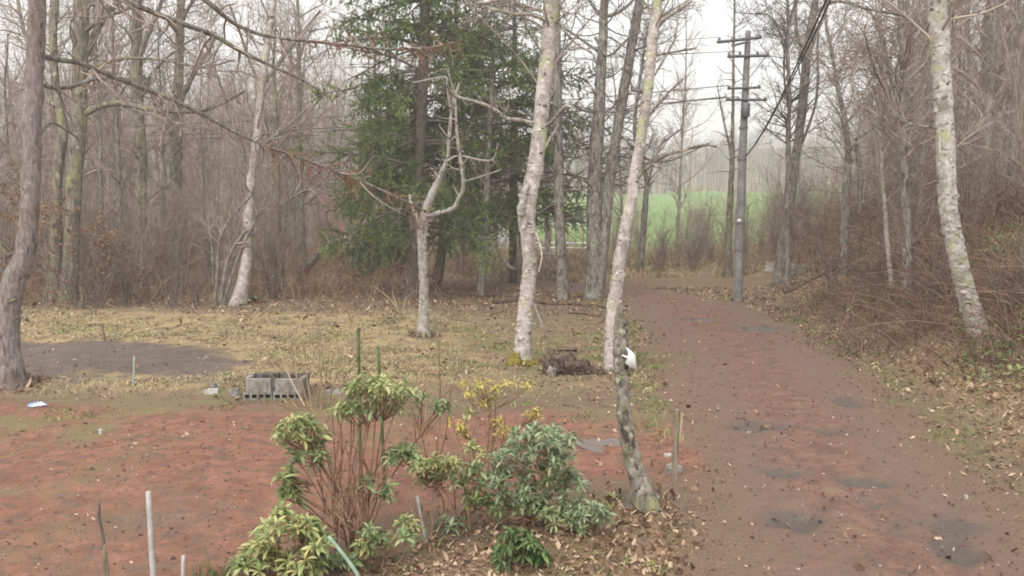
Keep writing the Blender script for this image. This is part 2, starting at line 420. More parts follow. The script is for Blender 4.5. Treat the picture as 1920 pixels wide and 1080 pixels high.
BED = [(-1.9, 4.5), (1.55, 4.5), (1.95, 8.4), (0.9, 9.1), (-0.2, 8.6), (-1.6, 7.2)]
def yard_in(x, y):
    a = poly_in(x, y, [(-14, 5.0), (3.6, 5.0), (3.4, 12.3), (0.5, 13.0), (-4, 13.5), (-14, 13.9)])
    return np.minimum(a, -poly_in(x, y, BED))
def bed_in(x, y):
    return poly_in(x, y, [(-13, 14.8), (-6.2, 14.8), (-5.0, 16.8), (-6.0, 19.2), (-13, 20.0)])
def field_in(x, y):
    return poly_in(x, y, [(0.5, 58), (28, 58), (130, 232), (-8, 232)])
INS = {
    'driveway': road_in(XX, YY) + wob * 0.8,
    'gravel_yard': yard_in(XX, YY) + wob * 1.1,
    'garden_soil': bed_in(XX, YY) + wob * 1.6,
    'field': field_in(XX, YY) + wob * 2.0,
}
OFF = {'driveway': (0.030, 0.30, 0.022), 'gravel_yard': (0.018, 0.5, 0.014), 'garden_soil': (0.02, 0.4, 0.03), 'field': (0.10, 3.0, 0.10)}

def sheet(name, m, ins=None, off=None, attrs=None):
    ny, nx = XX.shape
    idx = np.arange(ny * nx).reshape(ny, nx)
    if ins is None:
        keep = np.ones((ny - 1, nx - 1), bool); Z = HH
    else:
        lift, wid, drop = off
        k = ins > -wid
        keep = k[:-1, :-1] & k[1:, :-1] & k[:-1, 1:] & k[1:, 1:]
        t = np.clip(ins / wid, -1, 1)
        Z = HH + np.where(t > 0, lift * t, drop * 2 * t)
    Q = np.stack([idx[:-1, :-1][keep], idx[:-1, 1:][keep], idx[1:, 1:][keep], idx[1:, :-1][keep]], -1)
    used = np.unique(Q)
    remap = np.full(ny * nx, -1); remap[used] = np.arange(len(used))
    V = np.stack([XX, YY, Z], -1).reshape(-1, 3)[used]
    g = Geo(); g.add(V, remap[Q])
    me = g.mesh(name, m)
    for an, arr in (attrs or {}).items():
        a = me.attributes.new(an, 'FLOAT', 'POINT')
        a.data.foreach_set('value', arr.reshape(-1)[used].astype(np.float32))
    return structure(name, me)

def ground_mat(name, base, layers, grain=60, bump=0.6, rough=0.95, wet=None):
    """layers: (attribute or None, dark, light, noise scale, threshold low, high): cover laid on the soil where its attribute allows"""
    m = bpy.data.materials.new(name); m.use_nodes = True
    N, L = m.node_tree.nodes, m.node_tree.links
    b = N['Principled BSDF']; b.inputs['Roughness'].default_value = rough; b.inputs['Specular IOR Level'].default_value = 0.15
    tc = N.new('ShaderNodeTexCoord')
    def nz(sc, det=6, rg=.62):
        n = N.new('ShaderNodeTexNoise'); n.inputs['Scale'].default_value = sc; n.inputs['Detail'].default_value = det; n.inputs['Roughness'].default_value = rg
        L.new(tc.outputs['Object'], n.inputs['Vector']); return n.outputs['Fac']
    def mr(f, lo, hi, a=0.0, c=1.0):
        r = N.new('ShaderNodeMapRange'); r.inputs[1].default_value = lo; r.inputs[2].default_value = hi; r.inputs[3].default_value = a; r.inputs[4].default_value = c
        L.new(f, r.inputs[0]); return r.outputs[0]
    def mul(a, c, op='MULTIPLY'):
        q = N.new('ShaderNodeMath'); q.operation = op; L.new(a, q.inputs[0]); L.new(c, q.inputs[1]); return q.outputs[0]
    def two(c0, c1, f):
        x = N.new('ShaderNodeMixRGB'); x.inputs['Color1'].default_value = (*c0, 1); x.inputs['Color2'].default_value = (*c1, 1); L.new(f, x.inputs['Fac']); return x.outputs[0]
    def mix(a, c, f):
        x = N.new('ShaderNodeMixRGB'); L.new(a, x.inputs['Color1']); L.new(c, x.inputs['Color2']); L.new(f, x.inputs['Fac']); return x.outputs[0]
    grn = nz(grain, 5, .7)
    col = two(base[0], base[1], mr(mul(nz(3.1, 9, .75), grn, 'ADD'), .80, 1.20))
    for k, (an, c0, c1, sc, lo, hi) in enumerate(layers):
        f = mr(nz(sc, 7, .68), lo, hi)
        if an:
            a = N.new('ShaderNodeAttribute'); a.attribute_name = an
            f = mr(mul(f, a.outputs['Fac'], 'MULTIPLY'), 0.0, 0.8)
        col = mix(col, two(c0, c1, mr(nz(grain * .55 + 7 * k, 4, .75), .40, .60)), f)
    L.new(col, b.inputs['Base Color'])
    bp = N.new('ShaderNodeBump'); bp.inputs['Strength'].default_value = bump; bp.inputs['Distance'].default_value = 0.03
    L.new(mul(grn, nz(9, 6), 'ADD'), bp.inputs['Height']); L.new(bp.outputs[0], b.inputs['Normal'])
    if wet:
        a = N.new('ShaderNodeAttribute'); a.attribute_name = wet
        L.new(mr(a.outputs['Fac'], 0, 1, rough, .42), b.inputs['Roughness'])
    return m

# cover zones (what grows or lies there)
a_straw = sm(13.4, 15, YY) * (1 - sm(22.5, 27, YY)) * (1 - .7 * sm(-3.5, 1.0, XX)) * (1 - sm(2.0, 3.5, XX)) + 0.35 * sm(0, 1.5, XX - (4.2 + .155 * YY)) * (1 - sm(34, 50, YY)) + .5 * sm(38, 46, YY) * (1 - sm(-8, 0, -XX))
a_green = (0.55 * np.exp(-((YY - 19.5) / 3.5) ** 2) * sm(-4, 0, XX) * (1 - sm(3.2, 4.2, XX)) + 0.45 * np.exp(-(road_in(XX, YY) / 0.7) ** 2) * sm(10, 14, YY) * (1 - sm(30, 36, YY))
           + 0.2 * np.exp(-((YY - 12.7) / .8) ** 2) * (1 - sm(0, 2, XX)) + .55 * sm(44, 54, YY) * sm(-2, 4, XX) + .5 * sm(1.5, 4, XX - (4.2 + .155 * YY)) + 0.3)
a_straw = a_straw + .6 * sm(36.8, 38.5, YY) * (1 - sm(46, 52, YY)) * sm(-4, 0, XX)
a_green = a_green * (1 - .8 * sm(215, 240, YY))
a_straw = a_straw * (1 - sm(215, 240, YY))
a_lit = np.clip(0.35 + 0.65 * sm(27, 31, YY) + sm(0, 1, poly_in(XX, YY, BED)) + .8 * sm(0.0, 1.2, XX - (4.3 + .155 * YY)), 0, 1)
g_mat = ground_mat('leafy_soil', ((0.135, 0.095, 0.070), (0.243, 0.180, 0.135)), [
    ('lit', (0.153, 0.090, 0.061), (0.378, 0.248, 0.162), 3.0, .36, .54),
    ('straw', (0.306, 0.211, 0.108), (0.540, 0.414, 0.243), 1.8, .38, .56),
    ('green', (0.108, 0.117, 0.045), (0.243, 0.234, 0.099), 1.1, .44, .62)], grain=38)
ground = sheet('ground', g_mat, attrs={'lit': a_lit, 'straw': np.clip(a_straw, 0, 1), 'green': np.clip(a_green, 0, 1)})

# drive: compressed red-brown cinder, greyer along the wheel tracks
rin = road_in(XX, YY)
track = np.exp(-((rin - 0.95) / 0.42) ** 2) * (0.35 + 0.65 * fbm(XX, YY, .5, 61, 3)) + 0.6 * sm(30, 34, YY)
d_mat = ground_mat('cinder_drive', ((.145, .084, .063), (.315, .187, .140)), [
    (None, (0.234, 0.122, 0.090), (0.369, 0.194, 0.144), 1.6, .52, .64),
    (None, (0.117, 0.081, 0.068), (0.216, 0.149, 0.122), 6, .52, .62),
    (None, (0.090, 0.072, 0.059), (0.153, 0.113, 0.090), 19, .60, .66),
    ('edge', (0.144, 0.095, 0.068), (0.297, 0.203, 0.140), 2.2, .30, .50),
    ('track', (.165, .108, .085), (.275, .185, .148), 1.6, .34, .56),
    ('wet', (.085, .066, .055), (.20, .162, .137), 4.5, .30, .44),
    (None, (0.180, 0.171, 0.090), (0.270, 0.252, 0.135), .8, .60, .72)], grain=70, bump=.55, wet='wet')
sheet('driveway', d_mat, INS['driveway'], OFF['driveway'], {'edge': 1 - sm(0, 1.7, INS['driveway']), 'track': np.clip(track, 0, 1), 'wet': np.clip(hollow * 1.25 - .1, 0, 1)})
y_mat = ground_mat('red_cinder', ((0.167, 0.079, 0.056), (0.414, 0.203, 0.144)), [
    (None, (0.135, 0.081, 0.063), (0.243, 0.158, 0.126), 5.5, .50, .62),
    (None, (0.135, 0.095, 0.077), (0.270, 0.180, 0.144), .45, .52, .70),
    (None, (0.081, 0.059, 0.050), (0.144, 0.099, 0.081), 17, .60, .66),
    ('edge', (0.144, 0.095, 0.068), (0.279, 0.194, 0.140), 2.2, .30, .50),
    ('green', (0.180, 0.162, 0.081), (0.279, 0.243, 0.117), .45, .46, .62)], grain=75, bump=.5)
sheet('gravel_yard', y_mat, INS['gravel_yard'], OFF['gravel_yard'], {'edge': 1 - sm(-.05, 1.1, INS['gravel_yard']), 'green': np.clip(sm(9.5, 12.5, YY) * .45 + .35 * sm(-3.5, -5.5, XX) + .1, 0, 1)})
s_mat = ground_mat('dark_garden_soil', ((.132, .100, .085), (.235, .183, .155)), [(None, (0.180, 0.140, 0.117), (0.270, 0.216, 0.180), 1.5, .5, .66), ('edge', (.24, .175, .11), (.42, .32, .20), 3.0, .32, .52)], grain=45, bump=.9)
sheet('garden_soil', s_mat, INS['garden_soil'], OFF['garden_soil'], {'edge': 1 - sm(-.1, .6, INS['garden_soil'])})
f_mat = ground_mat('green_meadow', ((.135, .23, .07), (.235, .355, .115)), [(None, (.24, .30, .12), (.36, .38, .18), .09, .50, .66), (None, (.10, .18, .06), (.16, .26, .08), .5, .55, .7)], grain=8, bump=.3)
sheet('field', f_mat, INS['field'], OFF['field'])

# water standing in the drive's hollows
water = bpy.data.materials.new('muddy_water'); water.use_nodes = True
wb = water.node_tree.nodes['Principled BSDF']
wb.inputs['Base Color'].default_value = (.20, .165, .145, 1); wb.inputs['Roughness'].default_value = .34; wb.inputs['Specular IOR Level'].default_value = .45
def puddle(px, py, rx, ry, seed):
    c = gnd(px, py); n = 40
    a = np.arange(n) * 2 * math.pi / n
    r = 1 + 0.55 * (fbm(np.cos(a) * 1.2 + seed, np.sin(a) * 1.2, 1.0, seed, 3) - .5) * 2
    x = c[0] + rx * r * np.cos(a); y = c[1] + ry * r * np.sin(a)
    z = np.full(n, c[2])
    V = np.concatenate([np.stack([x, y, z], -1), [[c[0], c[1], c[2]]]])
    g = Geo(); g.add(V, T=[(i, (i + 1) % n, n) for i in range(n)])
    o = structure('puddle', g.mesh('puddle', water))
    return o
for k, (px, py, rx, ry) in enumerate([(1130, 832, .33, .5)]):
    o = puddle(px, py, rx, ry, k + 3)
    o.location.z = 0.026

# ------------------------------------------------------------------ loose cover: leaves, grass, stones, brush
def scatter(n, x0, x1, y0, y1, dens):
    xs, ys = [], []
    got = 0
    while got < n:
        # more per square metre close by, as the eye can tell them apart there
        x = RNG.uniform(x0, x1, n * 2); y = y0 + (y1 - y0) * RNG.random(n * 2) ** 1.35
        k = RNG.random(n * 2) < dens(x, y)
        xs.append(x[k]); ys.append(y[k]); got += k.sum()
        if got == 0: break
    x = np.concatenate(xs)[:n]; y = np.concatenate(ys)[:n]
    return x, y

def surf(x, y):
    """top of whatever sheet covers the ground there"""
    z = height(x, y)
    for nm, f in (('driveway', road_in), ('gravel_yard', yard_in), ('garden_soil', bed_in)):
        z = np.maximum(z, height(x, y) + OFF[nm][0] * np.clip(f(x, y) / OFF[nm][1], -1, 1))
    i = np.clip(np.searchsorted(GX, x), 0, len(GX) - 1); j = np.clip(np.searchsorted(GY, y), 0, len(GY) - 1)
    return z - 0.07 * hollow[j, i]

def flat_leaves(g, x, y, size, col, tilt=.45, m=0, lift=.006):
    n = len(x); z = surf(x, y) + lift
    th = RNG.uniform(0, 2 * math.pi, n)
    nx_, ny_ = RNG.normal(0, tilt, n), RNG.normal(0, tilt, n)
    L = size * np.exp(RNG.normal(-.08, .34, n)); W = L * RNG.uniform(.4, .7, n)
    ux, uy = np.cos(th), np.sin(th)
    def pt(a, b, c):
        X = a * L * ux - b * W * uy; Y = a * L * uy + b * W * ux
        return np.stack([x + X, y + Y, z + X * nx_ + Y * ny_ + c * L + np.abs(nx_ * L) * .35], -1)
    V = np.stack([pt(-.5, 0, .05), pt(-.05, -.5, .1), pt(.5, 0, .08), pt(-.05, .5, .12), pt(0, 0, -.03)], 1)
    b = np.arange(n)[:, None] * 5
    T = np.concatenate([b + np.array([[0, 1, 4]]), b + np.array([[1, 2, 4]]), b + np.array([[2, 3, 4]]), b + np.array([[3, 0, 4]])])
    g.add(V.reshape(-1, 3), T=T, m=m, col=np.repeat(col, 5))

def litter_density(x, y):
    s = x - (4.3 + .155 * y)
    d = 0.10 + .5 * np.exp(-((road_in(x, y) + .5) / .8) ** 2) + 0.9 * sm(-.1, .5, poly_in(x, y, BED)) + .8 * sm(0, 1.5, s) + .16 * sm(13.6, 14.6, y) + .35 * sm(24, 28, y)
    d = d * (1 - .93 * sm(-.1, .4, road_in(x, y))) * (1 - .93 * sm(-.1, .4, yard_in(x, y))) * (1 - .75 * sm(-.1, .4, bed_in(x, y)))
    return np.clip(d * (.35 + 1.3 * fbm(x, y, .7, 41, 3)), 0.012, 1)
g = Geo()
x, y = scatter(44000, -16, 16, 5.6, 34, litter_density)
flat_leaves(g, x, y, .040 + .0014 * y, np.clip(RNG.beta(2.2, 2.0, len(x)), 0, 1))
x, y = scatter(16000, -1.8, 12, 5.6, 15, lambda x, y: np.clip(sm(0, .5, poly_in(x, y, BED)) + sm(0, 1.2, x - (4.3 + .155 * y)) + .04, 0, 1))
flat_leaves(g, x, y, .046, np.clip(RNG.beta(2.2, 2.2, len(x)), 0, 1), tilt=.6)
x, y = scatter(3600, -12, 9, 5.6, 30, lambda x, y: np.clip((road_in(x, y) > -.3) * (.25 + .75 * sm(.9, -.2, road_in(x, y))) + (yard_in(x, y) > -.3) * .35, 0, 1) * (.2 + .8 * sm(.4, .65, fbm(x, y, .8, 43, 3))))
flat_leaves(g, x, y, .026 + .001 * y, np.clip(RNG.beta(1.3, 2.4, len(x)), 0, 1))
structure('leaf_litter', g.mesh('leaf_litter', M['litter'], smooth=False), 'stuff')

def blades(g, x, y, h, spread, col, w=.006, m=0):
    n = len(x); z = surf(x, y) - .01
    th = RNG.uniform(0, 2 * math.pi, n); ln = RNG.normal(0, spread, (n, 2)) * h[:, None]
    ux, uy = np.cos(th) * w * (1 + y * .06), np.sin(th) * w * (1 + y * .06)
    b0 = np.stack([x - ux, y - uy, z], -1); b1 = np.stack([x + ux, y + uy, z], -1)
    mid = np.stack([x + ln[:, 0] * .45, y + ln[:, 1] * .45, z + h * .62], -1)
    tip = np.stack([x + ln[:, 0] * 1.1, y + ln[:, 1] * 1.1, z + h * RNG.uniform(.6, 1.0, n)], -1)
    V = np.stack([b0, b1, mid + np.stack([ux, uy, 0 * ux], -1) * .7, mid - np.stack([ux, uy, 0 * ux], -1) * .7, tip], 1)
    b = np.arange(n)[:, None] * 5
    g.add(V.reshape(-1, 3), Q=b + np.array([[0, 1, 2, 3]]), T=b + np.array([[3, 2, 4]]), m=m, col=np.repeat(col, 5))

def straw_density(x, y):
    d = sm(13.5, 14.2, y) * (1 - sm(22, 26.5, y)) * (1 - .85 * sm(-3.5, 1.0, x)) * (1 - sm(2.4, 4.2, x)) * (.25 + .75 * sm(-.8, .3, -bed_in(x, y)))
    d = d + .4 * sm(-.2, 1.5, x - (4.3 + .155 * y)) * (1 - sm(30, 36, y)) + .6 * sm(36.5, 38.5, y)
    d = d * (1 - sm(-.3, .2, bed_in(x, y))) * (1 - sm(-.3, .2, road_in(x, y)))
    return np.clip(d * sm(.38, .66, fbm(x, y, .55, 71, 3)), 0, 1)
g = Geo()
x, y = scatter(33000, -17, 14, 13.2, 52, straw_density)
blades(g, x, y, RNG.uniform(.025, .095, len(x)), 1.1, np.clip(RNG.normal(.55, .2, len(x)), 0, 1))
x, y = scatter(7000, -4, 13, 37.6, 47, lambda x, y: np.clip((.2 + 1.2 * sm(.4, .62, fbm(x, y, .4, 73, 3))) * (road_in(x, y) < -.3), 0, 1))
blades(g, x, y, RNG.uniform(.12, .38, len(x)), .6, np.clip(RNG.normal(.55, .22, len(x)), 0, 1), .007)
structure('dry_grass', g.mesh('dry_grass', M['straw'], smooth=False), 'stuff')
g = Geo()
def green_density(x, y):
    d = .5 * np.exp(-((y - 12.6) / .9) ** 2) * (1 - sm(0, 2, x)) + .5 * np.exp(-((y - 19) / 3) ** 2) * (1 - sm(3, 4, x)) + .35 * np.exp(-((road_in(x, y) + .25) / .3) ** 2) + .5 * sm(0, 2, x - (4.4 + .155 * y)) + .25 * sm(0, .5, poly_in(x, y, BED))
    return np.clip(d * sm(.5, .66, fbm(x, y, .9, 91, 3)) * (1 - sm(-.2, .2, bed_in(x, y))), 0, 1)
x, y = scatter(15000, -14, 14, 6, 36, green_density)
blades(g, x, y, RNG.uniform(.03, .11, len(x)), .8, np.clip(RNG.normal(.5, .2, len(x)), 0, 1))
structure('green_grass', g.mesh('green_grass', M['green_blade'], smooth=False), 'stuff')

# small stones and dark cone scales on the cinder, sparse
g = Geo()
def stone_density(x, y):
    return np.clip((sm(0, .3, yard_in(x, y)) * .8 + sm(0, .3, road_in(x, y)) * .5 + sm(0, .4, bed_in(x, y)) * .6 + .08) * (.3 + fbm(x, y, 1.2, 33, 3)), 0, 1)
x, y = scatter(9000, -13, 8, 5.8, 24, stone_density)
n = len(x); z = surf(x, y); r = np.exp(RNG.normal(math.log(.0065), .5, n)) * (1 + y * .02)
oc = np.array([(1, 0, 0), (-.8, .3, 0), (.1, 1, 0), (-.1, -1, 0), (0, .1, .75), (.1, 0, -.5)])
V = np.stack([x, y, z], -1)[:, None, :] + r[:, None, None] * oc * RNG.uniform(.6, 1.3, (n, 6, 3))
tt = np.array([(0, 2, 4), (2, 1, 4), (1, 3, 4), (3, 0, 4), (2, 0, 5), (1, 2, 5), (3, 1, 5), (0, 3, 5)])
col = np.where(RNG.random(n) < .8, RNG.uniform(0, .35, n), RNG.uniform(.6, 1, n))
g.add(V.reshape(-1, 3), T=(np.arange(n)[:, None, None] * 6 + tt).reshape(-1, 3), col=np.repeat(col, 6))
structure('pebbles', g.mesh('pebbles', M['pebble'], smooth=False), 'stuff')

# ------------------------------------------------------------------ branching
def unit(v):
    return v / (np.linalg.norm(v, axis=-1, keepdims=True) + 1e-9)

def grow(pp, pr, n, t=(0.3, 1.0), ang=(55, 14), length=(1.0, .3), fall=.5, up=.1, wig=.16, nseg=6, rfac=.55, rmin=.004, tip=.25, sag=0.0, rmax=9):
    """n child branches on the parents pp [B, m, 3] / pr [B, m]"""
    B, m, _ = pp.shape
    Ls = np.linalg.norm(np.diff(pp, axis=1), axis=2).sum(1)
    idx = RNG.choice(B, n, p=Ls / Ls.sum())
    tt = RNG.uniform(t[0], t[1], n); f = tt * (m - 1); i = np.minimum(f.astype(int), m - 2); fr = (f - i)[:, None]
    pos = pp[idx, i] * (1 - fr) + pp[idx, i + 1] * fr
    tan = unit(pp[idx, i + 1] - pp[idx, i])
    rad = pr[idx, i] * (1 - fr[:, 0]) + pr[idx, i + 1] * fr[:, 0]
    v = RNG.normal(size=(n, 3)); v -= (v * tan).sum(1, keepdims=True) * tan; v = unit(v)
    a = np.radians(RNG.normal(ang[0], ang[1], n))[:, None]
    d = np.cos(a) * tan + np.sin(a) * v
    d[:, 2] += up; d = unit(d)
    L = length[0] * np.exp(RNG.normal(0, length[1], n)) * (1 - fall * tt)
    P = [pos]
    for k in range(nseg):
        d = d + RNG.normal(0, wig, (n, 3)); d[:, 2] += up * .25 - sag * (k / nseg); d = unit(d)
        pos = pos + d * (L / nseg)[:, None]; P.append(pos)
    P = np.stack(P, 1)
    r0 = np.clip(rad * rfac, rmin, rmax)
    s = np.linspace(0, 1, nseg + 1)
    R = np.maximum(r0[:, None] * (1 - (1 - tip) * s), rmin * .7)
    return P, R

def spline(pts, per=5):
    p = np.asarray(pts, float)
    q = np.concatenate([[2 * p[0] - p[1]], p, [2 * p[-1] - p[-2]]])
    out = []
    for i in range(len(p) - 1):
        a, b, c, d = q[i:i + 4]
        for s in np.arange(per) / per:
            out.append(.5 * ((2 * b) + (c - a) * s + (2 * a - 5 * b + 4 * c - d) * s * s + (3 * b - a - 3 * c + d) * s ** 3))
    out.append(p[-1])
    return np.array(out)

def trace(pts, Y, Y1=None, per=5):
    """centre line through places of the photograph (px, py, width in px) at a depth that runs from Y to Y1"""
    n = len(pts); P = []
    for i, (px, py, w) in enumerate(pts):
        yy = Y if Y1 is None else Y + (Y1 - Y) * i / (n - 1)
        a = at(px, py, yy)
        P.append([*a, w / 2 * yy / F_PX])
    S = spline(P, per)
    return S[:, :3], np.maximum(S[:, 3], .003)

# brush on the bank and along the wood's edge: thin arching stems
def brush(name, n, dens, box, h, m, r=.004, bend=.5):
    g = Geo()
    x, y = scatter(n, *box, dens)
    z = height(x, y) - .03
    n = len(x)
    hh = np.exp(RNG.normal(math.log(h), .45, n))
    d = RNG.normal(0, .35, (n, 2)); P = []
    for k in range(5):
        s = k / 4
        P.append(np.stack([x + hh * (d[:, 0] * s + bend * d[:, 0] * s * s), y + hh * (d[:, 1] * s + bend * d[:, 1] * s * s), z + hh * (s - .35 * s * s * np.hypot(d[:, 0], d[:, 1]) * 2)], -1) + RNG.normal(0, .03, (n, 3)) * (hh * s)[:, None])
    P = np.stack(P, 1)
    R = (r + .00016 * y)[:, None] * np.linspace(1.2, .5, 5)[None]
    c = np.clip(RNG.normal(.5, .22, n), 0, 1)
    g.tube(P, R, 3, col=c)
    P2, R2 = grow(P, R, n * 2, (.35, 1), (40, 12), (h * .4, .3), .3, .1, .15, 3, .7, r * .7)
    g.tube(P2, R2, 3, col=RNG.normal(.5, .2, n * 2))
    return structure(name, g.mesh(name, m, smooth=True), 'stuff')
brush('undergrowth', 9000, lambda x, y: np.clip(sm(1.2, 2.8, x - (4.3 + .155 * y)) * sm(10, 17, y) * (.3 + 1.6 * sm(.38, .6, fbm(x, y, .45, 15, 3))), 0, 1), (6, 24, 10, 44), .95, M['brush_dark'], .0055, .9)
brush('undergrowth', 8500, lambda x, y: np.clip(sm(-.5, 2.5, y - (28.2 + .12 * (x + 8))) * sm(4.2, 1.5, x + .18 * y) * (.3 + fbm(x, y, .4, 16, 3)), 0, 1) * (1 - sm(-.5, .2, road_in(x, y))), (-34, -2, 27, 56), 1.0, M['brush'], .0055, .8)
def bramble(x, y):
    p = np.zeros_like(x)
    for (px, py, r) in [(1700, 625, 1.0), (1760, 615, 1.0), (1660, 600, .9), (1880, 560, 1.3), (1740, 560, 1.0), (1620, 570, 1.0), (1560, 565, .9), (1890, 640, .8)]:
        q = gnd(px, py); p = np.maximum(p, np.exp(-((x - q[0]) ** 2 + ((y - q[1]) / 1.4) ** 2) / r ** 2))
    return p
brush('undergrowth', 3200, bramble, (5.5, 18, 11, 36), .42, M['brush_dark'], .0045, 1.1)
brush('undergrowth', 6500, lambda x, y: np.clip(sm(39.5, 42, y + .12 * x) * (.3 + fbm(x, y, .3, 18, 3)), 0, 1), (-8, 26, 37.5, 58), .45, M['straw'], .006)
brush('undergrowth', 5200, lambda x, y: np.clip(.8 * sm(40, 43, y) * (.2 + fbm(x, y, .3, 19, 3)), 0, 1), (-6, 26, 38, 62), .95, M['brush'])
# ------------------------------------------------------------------ trees copied from the photograph one by one
def base_of(px, py):
    return gnd(px, py)

class Tree:
    def __init__(s, name, label, px, py, cat='tree', group=None):
        s.b = gnd(px, py); s.Y = s.b[1]
        s.root = thing(name, label, cat, s.b, group)
        s.P, s.R = [], []
    def limb(s, pts, bark, name='trunk', k=10, Y1=None, Y=None, lump=.018, per=6, flare=0.0, sink=.12, extend=None, jit=.006, label=None, cap=False):
        P, R = trace(pts, s.Y if Y is None else Y, Y1, per)
        if flare:
            d = np.linalg.norm(P - P[0], axis=1)
            R = R * (1 + flare * np.exp(-d / .22))
            P = np.concatenate([[P[0] - (P[1] - P[0]) / (np.linalg.norm(P[1] - P[0]) + 1e-9) * sink - np.array([0, 0, sink])], P]); R = np.concatenate([[R[0] * 1.05], R])
        if extend is not None:
            d = unit(P[-1] - P[-4]); L, r1 = extend
            n = 8
            for i in range(1, n + 1):
                P = np.concatenate([P, [P[-1] + (d + RNG.normal(0, .06, 3)) * L / n]]); R = np.concatenate([R, [R[-1] + (r1 - R[-1]) / (n - i + 1)]])
        P = P + RNG.normal(0, jit, P.shape) * np.minimum(1, R / .08)[:, None] * (R > .02)[:, None]
        g = Geo(); g.tube(P, R, k, lump=lump, cap=cap)
        o = link(name, g.mesh(name, bark, origin=s.b), s.root)
        if label: o['label'] = label
        s.P.append(P); s.R.append(R)
        return o, P, R
    def twigs(s, src, levels, m, name='crown', ks=(5, 4, 3, 3)):
        """src: list of (P, R); levels: list of (n, dict for grow)"""
        g = Geo()
        cur = []
        for P, R in src:
            i = np.linspace(0, len(P) - 1, 14)
            lo = i.astype(int); hi = np.minimum(lo + 1, len(P) - 1); f = (i - lo)
            cur.append((P[lo] * (1 - f)[:, None] + P[hi] * f[:, None], R[lo] * (1 - f) + R[hi] * f))
        pp = np.stack([c[0] for c in cur]); pr = np.stack([c[1] for c in cur])
        for li, (n, kw) in enumerate(levels):
            pp, pr = grow(pp, pr, n, **kw)
            g.tube(pp, pr, ks[min(li, 3)], col=np.clip(RNG.normal(.5, .2, len(pp)), 0, 1))
        if g.n:
            o = link(name, g.mesh(name, m, origin=s.b), s.root)
            if 'crown' not in name: o['kind'] = 'stuff'
            return o

# the dark smooth tree at the photograph's edge: kinked trunk, long drooping branches
t = Tree('larch_tree', 'tall smooth grey trunk kinked near its foot, closest tree to the garden bed', 22, 722)
o, P0, R0 = t.limb([(22, 722, 48), (17, 660, 42), (16, 590, 40), (26, 530, 42), (45, 480, 38), (54, 420, 34), (58, 340, 33), (60, 250, 33), (64, 150, 32), (68, 60, 31), (70, -60, 29), (72, -250, 26)], M['bark_purple'], k=14, flare=.28, extend=(4.0, .06))
br = []
for pts, y1, nm in [
    ([(62, 103, 11), (110, 112, 10), (160, 122, 9), (215, 145, 9), (270, 166, 9), (335, 192, 8), (400, 226, 7), (470, 262, 6), (540, 288, 6), (610, 314, 6), (690, 345, 5), (770, 382, 4), (800, 398, 3)], 20.0, 0),
    ([(72, 158, 9), (105, 165, 9), (140, 161, 8), (170, 150, 7), (205, 145, 6)], 17.0, 0),
    ([(66, -60, 14), (140, -38, 12), (215, -6, 11), (290, 25, 10), (345, 45, 10), (400, 66, 9), (455, 98, 8), (520, 128, 6), (570, 152, 4), (620, 185, 3)], 19.0, 0),
    ([(70, -170, 14), (230, -110, 12), (385, 0, 10), (430, 38, 8), (480, 62, 7), (545, 74, 6), (630, 82, 5), (720, 92, 5), (800, 90, 4), (850, 80, 3)], 19.5, 0),
    ([(66, 270, 5), (92, 232, 5), (118, 240, 4), (150, 262, 3)], 15.5, 0),
    ([(60, 225, 5), (30, 205, 4), (12, 180, 3)], 14.6, 0)]:
    o, P, R = t.limb(pts, M['bark_grey'], 'branch', k=6, Y1=y1, lump=.02, per=4)
    br.append((P, R))
t.twigs(br[:4], [(95, dict(t=(.15, 1), ang=(55, 16), length=(.75, .45), fall=.3, up=-.15, wig=.22, rfac=.55, rmin=.005, nseg=5)), (260, dict(t=(.2, 1), ang=(50, 18), length=(.32, .4), up=-.1, wig=.25, rmin=.004, nseg=4, rfac=.7))], M['twig'])
t.twigs([br[0], br[3]], [(120, dict(t=(.6, 1), ang=(60, 20), length=(.5, .4), fall=.2, up=-.35, wig=.2, rfac=.5, rmin=.0055, nseg=5)), (500, dict(t=(.1, 1), ang=(55, 18), length=(.2, .4), up=-.2, wig=.2, rmin=.005, nseg=3, rfac=.8))], M['twig_red'], 'budding_twigs')
# mossy snags low on this trunk
g = Geo()
for (px, py, ex, ey, w) in [(18, 480, -4, 452, 9), (20, 470, 24, 452, 6), (24, 600, 42, 584, 5), (36, 592, 50, 598, 4), (30, 560, 5, 566, 6)]:
    P, R = trace([(px, py, w), ((px + ex) / 2, (py + ey) / 2 + 3, w * .8), (ex, ey, w * .5)], t.Y - .15)
    g = Geo(); g.tube(P, R, 6, lump=.2, cap=True)
    link('mossy_snag', g.mesh('mossy_snag', M['bark_moss'], origin=t.b), t.root)
g = Geo(); a = gnd(48, 718); g.tube([a - [0, 0, .05], a + [0, 0, .16]], [.07, .06], 8, cap=True, lump=.02)
tag(link('tree_stump', g.mesh('tree_stump', M['dark_wood'], origin=a), loc=tuple(a)), 'short dark cut stump hard against the kinked grey trunk', 'stump')

